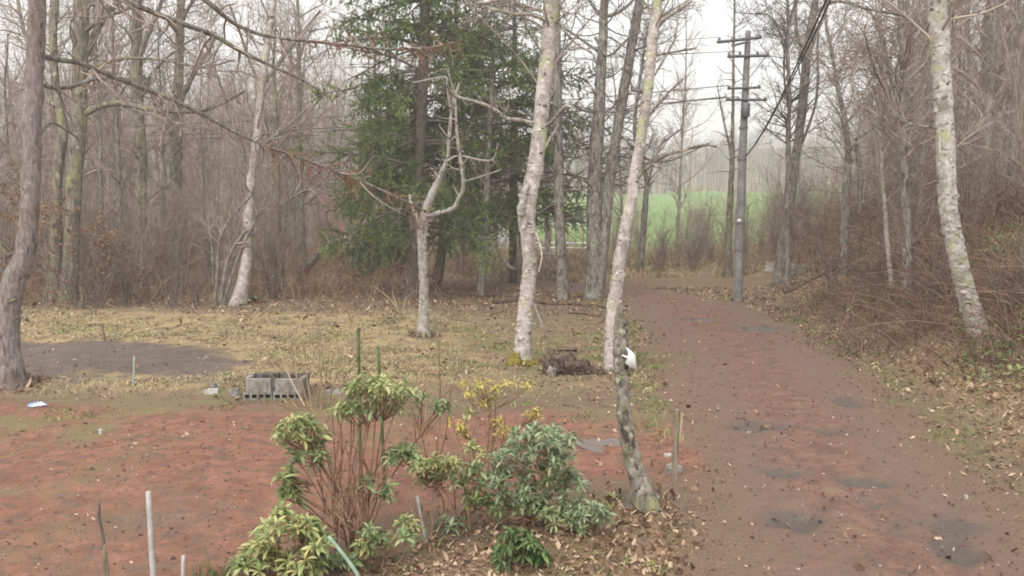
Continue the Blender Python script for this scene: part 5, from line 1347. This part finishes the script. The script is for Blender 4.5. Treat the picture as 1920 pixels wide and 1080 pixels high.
stick('garden_stake', 'thin pale upright pole standing far back by the drive bend', 'garden stake', [(657, 520, 3.5), (658, 480, 3.5), (658, 440, 3)], gy(657, 520), 'pale_stake')
def lying(name, label, cat, pts, m, r):
    P = np.array([gnd(px, py) for px, py in pts]); P = spline(P, 4)
    P[:, 2] = np.array([hz(a, c) for a, c, _ in P]) + r * .7
    b = P[0].copy()
    g = Geo(); g.tube(P, np.linspace(r, r * .5, len(P)), 6, lump=.1, cap=True)
    return tag(link(name, g.mesh(name, M[m], origin=b), loc=tuple(b)), label, cat)
lying('fallen_branch', 'long dark branch lying along the near edge of the drive bend', 'branch', [(925, 570), (980, 566), (1040, 572), (1095, 574), (1135, 580)], 'dark_wood', .07)
lying('fallen_branch', 'bleached stick lying beside the foot of the twin larch', 'branch', [(1108, 550), (1118, 556), (1128, 564)], 'old_wood', .04)
lying('fallen_branch', 'dark stick lying across the clearing right of the tall mossy birch', 'branch', [(1065, 588), (1095, 590), (1125, 594)], 'dark_wood', .05)
lying('fallen_branch', 'long brown pole lying up the bank right of the utility pole', 'branch', [(1472, 552), (1515, 530), (1560, 510), (1600, 490)], 'dark_wood', .06)
lying('fallen_branch', 'pale broken branch on the bank in front of the wire rack', 'branch', [(1818, 672), (1832, 690), (1840, 700)], 'old_wood', .025)
lying('fallen_branch', 'pale forked branch low on the bank at the photo edge', 'branch', [(1890, 765), (1905, 758), (1918, 752)], 'old_wood', .022)
lying('fallen_branch', 'grey branch tangled in the brambles below the leaning birch', 'branch', [(1760, 628), (1785, 640), (1800, 650)], 'old_wood', .03)
lying('fallen_branch', 'brown twiggy branch lying at the mossy foot of the curved snag', 'branch', [(1215, 930), (1235, 925), (1250, 935)], 'dark_wood', .015)

# wooden post at the drive's edge with flat stones at its foot
b = gnd(1264, 905); tp = at(1270, 768, b[1])
root = thing('wooden_post', 'grey wooden post split at the top, standing at the drive edge right of the snag', 'post', b)
g = Geo(); g.tube([b - [0, 0, .08], b, b * .4 + tp * .6, tp], [.034, .034, .035, .037], 6, lump=.06, cap=True)
link('post', g.mesh('post', M['old_wood'], smooth=False, origin=b), root)
g = Geo(); g.tube([b * .45 + tp * .55 + [.045, -.01, 0], tp + [.05, -.01, -.05], tp + [.045, -.01, -.02]], [.012, .016, .006], 4)
link('splinter', g.mesh('splinter', M['cut_wood'], smooth=False, origin=b), root)
def slab(label, px, py, w, d, h, rz, m='stone', cat='stone', name='flat_stone'):
    c = gnd(px, py); c[2] = max(c[2], surf(np.array([c[0]]), np.array([c[1]]))[0])
    g = Geo(); n = 9; a = np.arange(n) * 2 * math.pi / n
    r = 1 + RNG.normal(0, .14, n)
    bot = np.stack([w / 2 * r * np.cos(a), d / 2 * r * np.sin(a), np.full(n, -.02)], -1); top = bot * [.9, .9, 0] + [0, 0, h] + RNG.normal(0, h * .12, (n, 1)) * [0, 0, 1]
    V = np.concatenate([bot, top, [[0, 0, h * 1.05]]])
    g.add(V, Q=[(i, (i + 1) % n, n + (i + 1) % n, n + i) for i in range(n)], T=[(n + i, n + (i + 1) % n, 2 * n) for i in range(n)])
    return tag(link(name, g.mesh(name, M[m], smooth=False), loc=tuple(c), rotz=rz), label, cat)
slab('flat grey stone lying at the foot of the wooden post', 1262, 884, .24, .22, .05, .3)
slab('small white stone lying just behind the wooden post', 1252, 858, .11, .07, .03, .1, 'pale_stone')
slab('round pale stone lying on the damp drive near the photo edge', 1812, 939, .045, .04, .03, .1, 'pale_stone')
slab('pale flat stone lying beside the concrete block hearth, behind the dry stalks', 625, 738, .26, .14, .06, .2)
slab('low pale stone at the end of the log heap', 1100, 700, .10, .12, .08, .9, 'pale_stone')
slab('small upright grey-white stone at the wood edge behind the garden bed', 288, 560, .22, .16, .38, .2, 'stone')
slab('white rounded stone by the dark forked tree beyond the pole', 1444, 508, .55, .4, .32, .4, 'pale_stone')
slab('grey-white stone just right of the foot of the dark forked tree', 1488, 516, .9, .5, .36, .4, 'stone')
slab('small white stone on the red gravel in front of the garden bed', 189, 816, .06, .06, .06, .2, 'pale_stone')

# the white bag caught on the snag
i = int(.725 * (len(snag_P) - 1))
c = at(1181, 674, snag_Y - .10)
out = [(1173, 651), (1182, 656), (1191, 665), (1192, 677), (1195, 695), (1184, 690), (1172, 681), (1178, 671), (1178, 661)]
top = np.array([at(px, py, snag_Y - .17 + RNG.normal(0, .012)) for px, py in out]); ctr = top.mean(0) + [.006, -.012, 0]; bk = top + [0, .028, 0]; bctr = ctr + [0, .075, 0]
n = len(out); g = Geo()
g.add(np.concatenate([top, [ctr], bk, [bctr]]), T=[(i_, (i_ + 1) % n, n) for i_ in range(n)] + [((i_ + 1) % n + n + 1, i_ + n + 1, 2 * n + 1) for i_ in range(n)], Q=[(i_, i_ + n + 1, (i_ + 1) % n + n + 1, (i_ + 1) % n) for i_ in range(n)])
g.tube([top[7] + [0, .02, 0], top[7] + [-.03, .03, .01], [snag_P[i][0], snag_Y - .02, top[7][2]]], [.012, .01, .014], 5)
tag(link('plastic_bag', g.mesh('plastic_bag', M['white_cloth'], smooth=True, origin=c), loc=tuple(c)), 'torn white plastic bag caught on the side of the curved snag', 'plastic bag')
# crumpled blue bag on the yard
c = gnd(68, 763); g = Geo(); n, k = 9, 16
V = []
for a in range(k):
    for r in range(n):
        R_ = r / (n - 1); th = a * 2 * math.pi / k
        V.append((.15 * R_ * math.cos(th) * (1 + .25 * math.sin(3 * th + 1)), .11 * R_ * math.sin(th) * (1 + .25 * math.cos(4 * th)), max(.004, (1 - R_) * .03 + abs(RNG.normal(0, .016)) * (R_ < .98))))
g.add(V, Q=[(a * n + r, ((a + 1) % k) * n + r, ((a + 1) % k) * n + r + 1, a * n + r + 1) for a in range(k) for r in range(n - 1)])
o = tag(link('plastic_bag', g.mesh('plastic_bag', M['blue_plastic'], smooth=False), loc=(c[0], c[1], surf(np.array([c[0]]), np.array([c[1]]))[0] + .005)), 'crumpled pale blue plastic bag lying flat on the red gravel yard', 'plastic bag')

# rotting log heap with boards beside the mossy birch
b = gnd(1062, 700)
root = thing('log_heap', 'low heap of rotting dark logs and roots between the two tall birches', 'log heap', b)
def lump(g, c, s, seed, n=10, k=14):
    V = []
    for i in range(n):
        ph = math.pi * i / (n - 1)
        for j in range(k):
            th = 2 * math.pi * j / k
            d = np.array([math.sin(ph) * math.cos(th), math.sin(ph) * math.sin(th), math.cos(ph)])
            f = 1 + .5 * mnoise.noise(Vector(d * 1.7) + Vector((seed, 0, 0))) + .25 * mnoise.noise(Vector(d * 5) + Vector((seed, 3, 0)))
            V.append(c + d * f * s)
    g.add(V, Q=[(i * k + j, (i + 1) * k + j, (i + 1) * k + (j + 1) % k, i * k + (j + 1) % k) for i in range(n - 1) for j in range(k)])
for k, (px, py, sx, sy, sz) in enumerate([(1036, 680, .17, .18, .26), (1056, 684, .24, .22, .25), (1080, 690, .25, .2, .18), (1052, 694, .22, .18, .12), (1096, 694, .14, .14, .12)]):
    g = Geo(); c = gnd(px, py + 8); c = at(px, py, b[1] + .05 * k)
    c[2] = min(c[2], hz(c[0], c[1]) + sz * .55)
    lump(g, c, np.array([sx, sy, sz]), 4 + k * 3.1)
    link('log', g.mesh('log', M['dark_wood'], origin=b), root)
g = Geo()
for k in range(110):
    p = b + np.array([RNG.uniform(-.40, .46), RNG.uniform(-.25, .25), 0]); p[2] = hz(p[0], p[1]) + RNG.uniform(0.02, .36) * (1 - abs(p[0] - b[0] + .12) / .7)
    d = unit(np.array([RNG.normal(), RNG.normal(), RNG.normal(0, .35)])) * RNG.uniform(.06, .26)
    g.tube([p - d, p + RNG.normal(0, .02, 3), p + d], [.012, .016, .007], 5, lump=.15)
tag(link('broken_sticks', g.mesh('broken_sticks', M['dark_wood'], origin=b), root), kind='stuff')
p0, p1 = gnd(1046, 659), gnd(1081, 660)
p0[2] += .04; p1[2] += .05
g = Geo(); g.tube([p0, (p0 + p1) / 2 + [0, 0, .006], p1], [.055, .055, .05], 4, cap=True)
tag(link('dark_board', g.mesh('dark_board', M['dark_wood'], smooth=False, origin=p0), loc=tuple(p0)), 'dark narrow board lying on the grass behind the rotting log heap', 'board')
c = at(1034, 681, b[1] - .2); c[2] = hz(c[0], c[1])
g = Geo(); lump(g, np.array([0, 0, .08]), np.array([.09, .08, .10]), 30.0, 8, 10)
tag(link('stone', g.mesh('stone', M['stone']), loc=tuple(c)), 'dark grey stone leaning at the near end of the log heap', 'stone')

# ------------------------------------------------------------------ hearth of concrete blocks
c0 = gnd(455, 752); c1 = gnd(567, 750)
hx, hy = c0[0], c0[1]; HW = (at(567, 752, hy)[0] - hx); hzb = surf(np.array([(c0[0] + c1[0]) / 2]), np.array([hy]))[0] - .015
hroot_lab = 'in the small hearth of stacked blocks at the edge of the red yard'
def block(label, x, y, z, w, d, h, cores=0, rz=0.0, facing='front', m='concrete'):
    """concrete block with its own hollow cores; facing 'front': the cores open towards the camera, 'top': upwards"""
    root = thing('concrete_block', label, 'concrete block', (x, y, z), 'concrete blocks of the hearth', rz)
    g = Geo()
    bw = .028
    if cores == 0:
        g.box((0, 0, h / 2), (w, d, h))
        link('body', g.mesh('body', M[m], smooth=False), root)
        return root
    # frame of bars and webs round the cores, butted end to end
    rail = .026
    if facing == 'front':
        g.box((0, 0, rail * .8), (w, d, rail * 1.6)); g.box((0, 0, h - rail / 2), (w, d, rail))
        mid = h - rail * 2.6
        for i in range(cores + 1):
            g.box((-w / 2 + bw / 2 + i * (w - bw) / cores, 0, rail * 1.6 + mid / 2), (bw, d, mid))
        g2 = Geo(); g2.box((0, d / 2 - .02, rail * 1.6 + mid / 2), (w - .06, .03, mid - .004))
    else:
        g.box((0, -d / 2 + rail / 2, h / 2), (w, rail, h)); g.box((0, d / 2 - rail / 2, h / 2), (w, rail, h))
        for i in range(cores + 1):
            g.box((-w / 2 + bw / 2 + i * (w - bw) / cores, 0, h / 2), (bw, d - 2 * rail, h))
        g2 = None
    link('body', g.mesh('body', M[m], smooth=False), root)
    if g2: link('core_shade', g2.mesh('core_shade', M['dark_wood'], smooth=False), root)  # dark plate inside the cores, its colour standing in for their shade
    return root
half = HW / 2
block('hollow concrete block lying on its side, base course, under the raised panel of the hearth', hx + half * .5, hy + .10, hzb, half - .006, .19, .135, 4)
block('hollow concrete block lying on its side, base course, nearest to the dry stalks', hx + half * 1.5, hy + .115, hzb, half - .006, .19, .130, 4, rz=.02)
block('concrete block standing on edge, front of the hearth, tilted one beside the dark gap', hx + half * .52, hy + .07, hzb + .137, half * .82, .10, .215, 0, rz=.03)
block('concrete block standing on edge, front of the hearth, nearest to the dry stalks', hx + half * 1.53, hy + .10, hzb + .132, half * .93, .10, .21, 0, rz=-.02)
block('concrete block forming the hearth end next to the weathered stones', hx + .045, hy + .285, hzb + .137, .09, .30, .225, 0, rz=.10)
block('concrete block forming the hearth end next to the dry stalks', hx + HW - .04, hy + .30, hzb + .132, .08, .28, .215, 0, rz=-.03)
block('back concrete block of the hearth behind the tilted panel', hx + half * .52, hy + .50, hzb + .10, half * .9, .10, .262, 0, m='hearth_shade')
block('back concrete block of the hearth nearest to the garden straw', hx + half * 1.5, hy + .50, hzb + .10, half * .95, .10, .258, 0, m='hearth_shade')
g = Geo(); g.box((0, 0, .05), (HW * .78, .26, .10))
tag(link('ash_bed', g.mesh('ash_bed', M['hearth_shade'], smooth=False), loc=(hx + half, hy + .30, hzb)), 'dark bed of ash inside the concrete block hearth', 'ash')
slab('mossy grey stone leaning at the end of the block hearth', 440, 742, .16, .14, .11, .4)
slab('pale flat stone lying apart on the yard edge, half under a grey lump', 397, 738, .24, .12, .07, .1, 'pale_stone')
slab('grey lump of stone resting on the pale flat stone at the yard edge', 403, 731, .10, .08, .12, .7)
def rosette(label, px, py, r, n, m='sasa'):
    c = gnd(px, py); g = Geo()
    for k in range(n):
        a = k * 2.4 + RNG.uniform(-.2, .2); d = unit(np.array([math.cos(a), math.sin(a), RNG.uniform(.25, .8)]))
        g.add((LV * r * RNG.uniform(6, 10)) @ basis(d, 0).T + [0, 0, .01], Q=LQ, col=RNG.random())
    return tag(link('weed_plant', g.mesh('weed_plant', M[m])), label, 'weed'), c
for lab, px, py, r, n in [('small pale green weed above the weathered stones by the block hearth', 425, 706, .13, 14), ('tiny green weed on the red gravel near the blue bag', 42, 812, .08, 8), ('small green weed at the foot of the pale slender trunk', 478, 568, .42, 18), ('green weed tuft beside the mossy foot of the curved snag', 1152, 938, .10, 12),
                          ('bright green leafy weed on the drive edge below the leaning birch', 1664, 586, .22, 14)]:
    o, c = rosette(lab, px, py, r, n); o.location = tuple(c)
# grass tuft at the bottom edge
c = gnd(410, 1100); g = Geo(); n = 90
x = RNG.normal(c[0], .12, n); y = RNG.normal(c[1], .08, n)
blades(g, x, y, RNG.uniform(.10, .26, n), .5, RNG.uniform(0, .5, n), .004)
tag(link('grass_tuft', g.mesh('grass_tuft', M['green_blade'], origin=c), loc=tuple(c)), 'tuft of dark green grass at the bottom edge beside the low rhododendron', 'grass tuft')

# broad-leaved ground cover on the bank
g = Geo()
def cover(x, y):
    p = np.zeros_like(x)
    for (px, py, r) in [(1900, 650, .7), (1870, 600, .6), (1560, 562, .9), (1620, 575, .8), (1880, 470, 1.0), (1790, 480, .8), (1915, 700, .5), (1740, 560, .7)]:
        c_ = gnd(px, py); p = np.maximum(p, np.exp(-((x - c_[0]) ** 2 + (y - c_[1]) ** 2) / r ** 2))
    return p
x, y = scatter(1500, 5.5, 20, 11, 42, cover)
for xx, yy, zz in zip(x, y, height(x, y)):
    d = unit(np.array([RNG.normal(), RNG.normal(), RNG.uniform(-.1, .5)]))
    g.add((LV * RNG.uniform(1.0, 1.8)) @ basis(d, 0).T + [xx, yy, zz + RNG.uniform(.02, .3)], Q=LQ, col=RNG.random())
structure('ground_cover', g.mesh('ground_cover', M['sasa']), 'stuff')

# wire rack lying on the bank
c = gnd(1858, 706); root = thing('wire_rack', 'small pale wire rack lying on the leafy bank below the leaning birch', 'wire rack', c)
pa = [at(px, py, c[1] + dy) for px, py, dy in [(1838, 716, -.1), (1862, 718, -.1), (1866, 697, .15), (1842, 695, .15)]]
for i in range(5):
    s = i / 4; p = pa[0] * (1 - s) + pa[3] * s; q = pa[1] * (1 - s) + pa[2] * s
    g = Geo(); g.tube([p, q], [.004, .004], 5); link('wire', g.mesh('wire', M['galv'], origin=c), root)
for i in range(3):
    s = i / 2; p = pa[0] * (1 - s) + pa[1] * s; q = pa[3] * (1 - s) + pa[2] * s
    g = Geo(); g.tube([p, q], [.004, .004], 5); link('wire', g.mesh('wire', M['galv'], origin=c), root)

# ------------------------------------------------------------------ utility pole with its arms and cables
b = gnd(1384, 566); Yp = b[1]
root = thing('utility_pole', 'grey concrete utility pole with four crossarms standing at the drive bend', 'utility pole', b)
P, R = trace([(1384, 566, 18), (1386, 480, 17), (1390, 360, 16), (1394, 250, 14), (1399, 140, 12), (1403, 58, 10)], Yp)
P[0][2] -= .1
g = Geo(); g.tube(P, R, 14, cap=True); link('pole', g.mesh('pole', M['concrete_pole'], origin=b), root)
def arm(x0, y0, x1, y1, w, y_off=-.16, ya=0, yb=0):
    a, c = at(x0, y0, Yp + y_off + ya), at(x1, y1, Yp + y_off + yb)
    g = Geo(); g.tube([a, c], [w, w], 4); o = link('crossarm', g.mesh('crossarm', M['metal_dark'], smooth=False, origin=b), root)
    return a, c
def insul(arms, ts, h=.16):
    a, c = arms; out = []
    for t_ in ts:
        p = a * (1 - t_) + c * t_
        g = Geo(); g.tube([p, p + [0, 0, h * .35], p + [0, 0, h * .4], p + [0, 0, h * .7], p + [0, 0, h]], [.018, .018, .05, .055, .02], 8, cap=True)
        link('insulator', g.mesh('insulator', M['stone'], origin=b), root); out.append(p + [0, 0, h])
    return out
A1 = arm(1345, 79, 1428, 70, .05, ya=-.4, yb=.3); A2 = arm(1364, 106, 1442, 104, .05); A3 = arm(1364, 166, 1426, 164, .04); A4 = arm(1361, 187, 1438, 187, .045); A5 = arm(1372, 86, 1404, 78, .04, -.3)
i1 = insul(A1, (.04, .35, .95)); i2 = insul(A2, (.04, .3, .72, .97)); i3 = insul(A3, (.05, .95), .1); i4 = insul(A4, (.04, .3, .96), .1)
g = Geo(); q = at(1398, 206, Yp - .24); g.tube([q - [0, 0, .24], q - [0, 0, .22], q + [0, 0, .2], q + [0, 0, .24]], [.09, .14, .14, .08], 12, cap=True); link('equipment_can', g.mesh('equipment_can', M['metal_dark'], origin=b), root)
for (px, py) in [(1394, 240), (1391, 300), (1388, 420), (1386, 470)]:
    q = at(px, py, Yp); g = Geo(); g.tube([q - [0, 0, .03], q + [0, 0, .03]], [.155, .155], 14); link('band', g.mesh('band', M['metal_dark'], origin=b), root)
g = Geo(); q = at(1386, 413, Yp - .17); g.box(q, (.13, .02, .09)); link('number_plate', g.mesh('number_plate', M['white_paint'], smooth=False, origin=b), root)
for (px, py, ex, ey) in [(1366, 106, 1398, 150), (1438, 104, 1402, 150)]:
    a, c = at(px, py, Yp - .12), at(ex, ey, Yp - .10); g = Geo(); g.tube([a, c], [.016, .016], 5); link('brace', g.mesh('brace', M['metal_dark'], origin=b), root)
def cable(label, p, q, sag, r=.011):
    s = np.linspace(0, 1, 24)[:, None]
    P = p * (1 - s) + q * s; P[:, 2] -= sag * 4 * (s * (1 - s))[:, 0]
    g = Geo(); g.tube(P, np.full(24, r), 5)
    tag(link('overhead_cable', g.mesh('overhead_cable', M['cable'], origin=p), loc=tuple(p)), label, 'overhead cable', 'cables strung from the utility pole')
far = np.array([-58.0, 62.0, 0])
for k, (src, z1, lab) in enumerate([(i4[0], 9.0, 'lowest of the three thin cables running off behind the spruces'), (i4[1], 9.7, 'middle of the three thin cables running off behind the spruces'), (i3[0], 10.4, 'top one of the three thin cables running off behind the spruces')]):
    cable(lab, src, far + [0, 0, z1], 1.3, .014)
cable('near one of two dark service cables rising from the pole towards the photo top', at(1398, 292, Yp - .2), at(1580, -70, 9.0), .25, .013)
cable('far one of two dark service cables rising from the pole towards the photo top', at(1400, 292, Yp + .2), at(1590, -70, 9.6), .22, .012)
for k, (i_, dx) in enumerate([(i1[0], -34), (i2[0], -33), (i2[1], -32.5)]):
    cable(['upper line wire leaving the angled top arm of the pole', 'line wire leaving the end of the second arm of the pole', 'line wire leaving the second arm nearest to the pole'][k], i_, np.array([i_[0] - 60, i_[1] + 95, i_[2] + 16.0 + k]), 1.0, .009)

# ------------------------------------------------------------------ far small buildings and white rails beyond the drive
c = gnd(1062, 482); Yr = 54.0
x0, x1 = at(1004, 440, Yr)[0], at(1094, 440, Yr)[0]
root = thing('rail_fence', 'white rail fence glimpsed between the trunks beyond the drive', 'fence', (x0, Yr, hz(x0, Yr)))
o0 = np.array([x0, Yr, hz(x0, Yr)])
nst = 4
for i in range(nst):
    x = x0 + (x1 - x0) * i / (nst - 1)
    zt = at(1050, 410, Yr)[2]
    g = Geo(); g.tube([[x, Yr + .08, hz(x, Yr) - .2], [x, Yr + .08, zt]], [.06, .055], 8, cap=True); link('post', g.mesh('post', M['old_wood'], origin=o0), root)
for py, w in [(414, .045), (420, .04), (456, .05), (465, .05)]:
    za = at(1050, py, Yr)[2]
    g = Geo(); g.tube([[x0 - .3, Yr, za + .02], [x1 + .3, Yr, za - .02]], [w * 1.4, w * 1.4], 6); link('rail', g.mesh('rail', M['white_paint'], origin=o0), root)
Yg = 66.0
def house(label, px0, px1, ptop, pbot, Y, depth, wallm, roofm, eave=.35, wins=(), rise=1.2, name='far_house'):
    a = at(px0, pbot, Y); c = at(px1, ptop, Y); x0, x1 = a[0], c[0]; zb = min(hz(x0, Y), hz(x1, Y)) - .5; zt = c[2]
    o = np.array([x0, Y, zb]); root = thing(name, label, 'house', o)
    g = Geo(); g.box(((x0 + x1) / 2, Y + depth / 2, (zb + zt) / 2), (x1 - x0, depth, zt - zb)); link('wall', g.mesh('wall', M[wallm], smooth=False, origin=o), root)
    xm = Y + depth / 2; g = Geo()
    E = eave
    V = [(x0 - E, Y - E, zt + .003), (x1 + E, Y - E, zt + .003), (x1 + E, Y + depth + E, zt + .003), (x0 - E, Y + depth + E, zt + .003), (x0 - E, xm, zt + rise), (x1 + E, xm, zt + rise)]
    g.add(V, Q=[(0, 1, 5, 4), (2, 3, 4, 5), (3, 2, 1, 0)], T=[(0, 4, 3), (1, 2, 5)]); link('roof', g.mesh('roof', M[roofm], smooth=False, origin=o), root)
    n = int((x1 - x0) / .45)
    for i in range(n):
        x = x0 + .2 + i * .45
        if wallm == 'pink_wall':
            g = Geo(); g.box((x, Y - .012, (zb + zt) / 2), (.05, .024, zt - zb - .02)); link('batten', g.mesh('batten', M[wallm], smooth=False, origin=o), root)
    for (wx, wy, ww, wh) in wins:
        p = at(wx, wy, Y); s = Y / F_PX
        g = Geo(); g.box((p[0], Y - .03, p[2]), (ww * s + .12, .06, wh * s + .12)); wf = link('window', g.mesh('window', M['white_paint'], smooth=False, origin=o), root)
        g = Geo(); g.box((p[0], Y - .064, p[2]), (ww * s, .008, wh * s)); link('pane', g.mesh('pane', M['glass'], smooth=False, origin=o), wf)
    return root
house('pink boarded house wall glimpsed through the wood behind the spruces', 596, 634, 346, 380, 72, 6, 'pink_wall', 'roof', wins=[(618, 364, 8, 12)])
house('long pale low building glimpsed through the spruce trunks beyond the drive', 850, 960, 412, 450, 64, 6, 'pale_house', 'roof', wins=[(878, 430, 14, 14), (930, 430, 14, 14)], rise=.8)
# turquoise tarpaulin over a low stack beyond the drive
c = gnd(690, 478); c = np.array([at(690, 478, 50)[0], 50.0, 0]); c[2] = hz(c[0], c[1])
g = Geo(); lump(g, np.array([0, 0, .55]), np.array([1.0, .7, .75]), 50.0, 10, 16)
tag(link('tarpaulin', g.mesh('tarpaulin', M['tarp'], smooth=False), loc=tuple(c)), 'turquoise tarpaulin heaped over something low behind the small spruce', 'tarpaulin')

# ------------------------------------------------------------------ air: thin drizzle haze
g = Geo(); zt, zb = 40.0, float(HH.min()) - 1.0
top_z = max(zt, float(HH.max()) + 17)
g.box((0, 235, (zb + top_z) / 2), (1000, 660, top_z - zb))
hm = bpy.data.materials.new('haze'); hm.use_nodes = True
N, L = hm.node_tree.nodes, hm.node_tree.links; N.clear()
vo = N.new('ShaderNodeVolumePrincipled'); vo.inputs['Color'].default_value = (.97, .94, .955, 1); vo.inputs['Density'].default_value = .0022; vo.inputs['Anisotropy'].default_value = .2
ou = N.new('ShaderNodeOutputMaterial'); L.new(vo.outputs[0], ou.inputs['Volume'])
structure('haze', g.mesh('haze', hm, smooth=False), 'stuff')
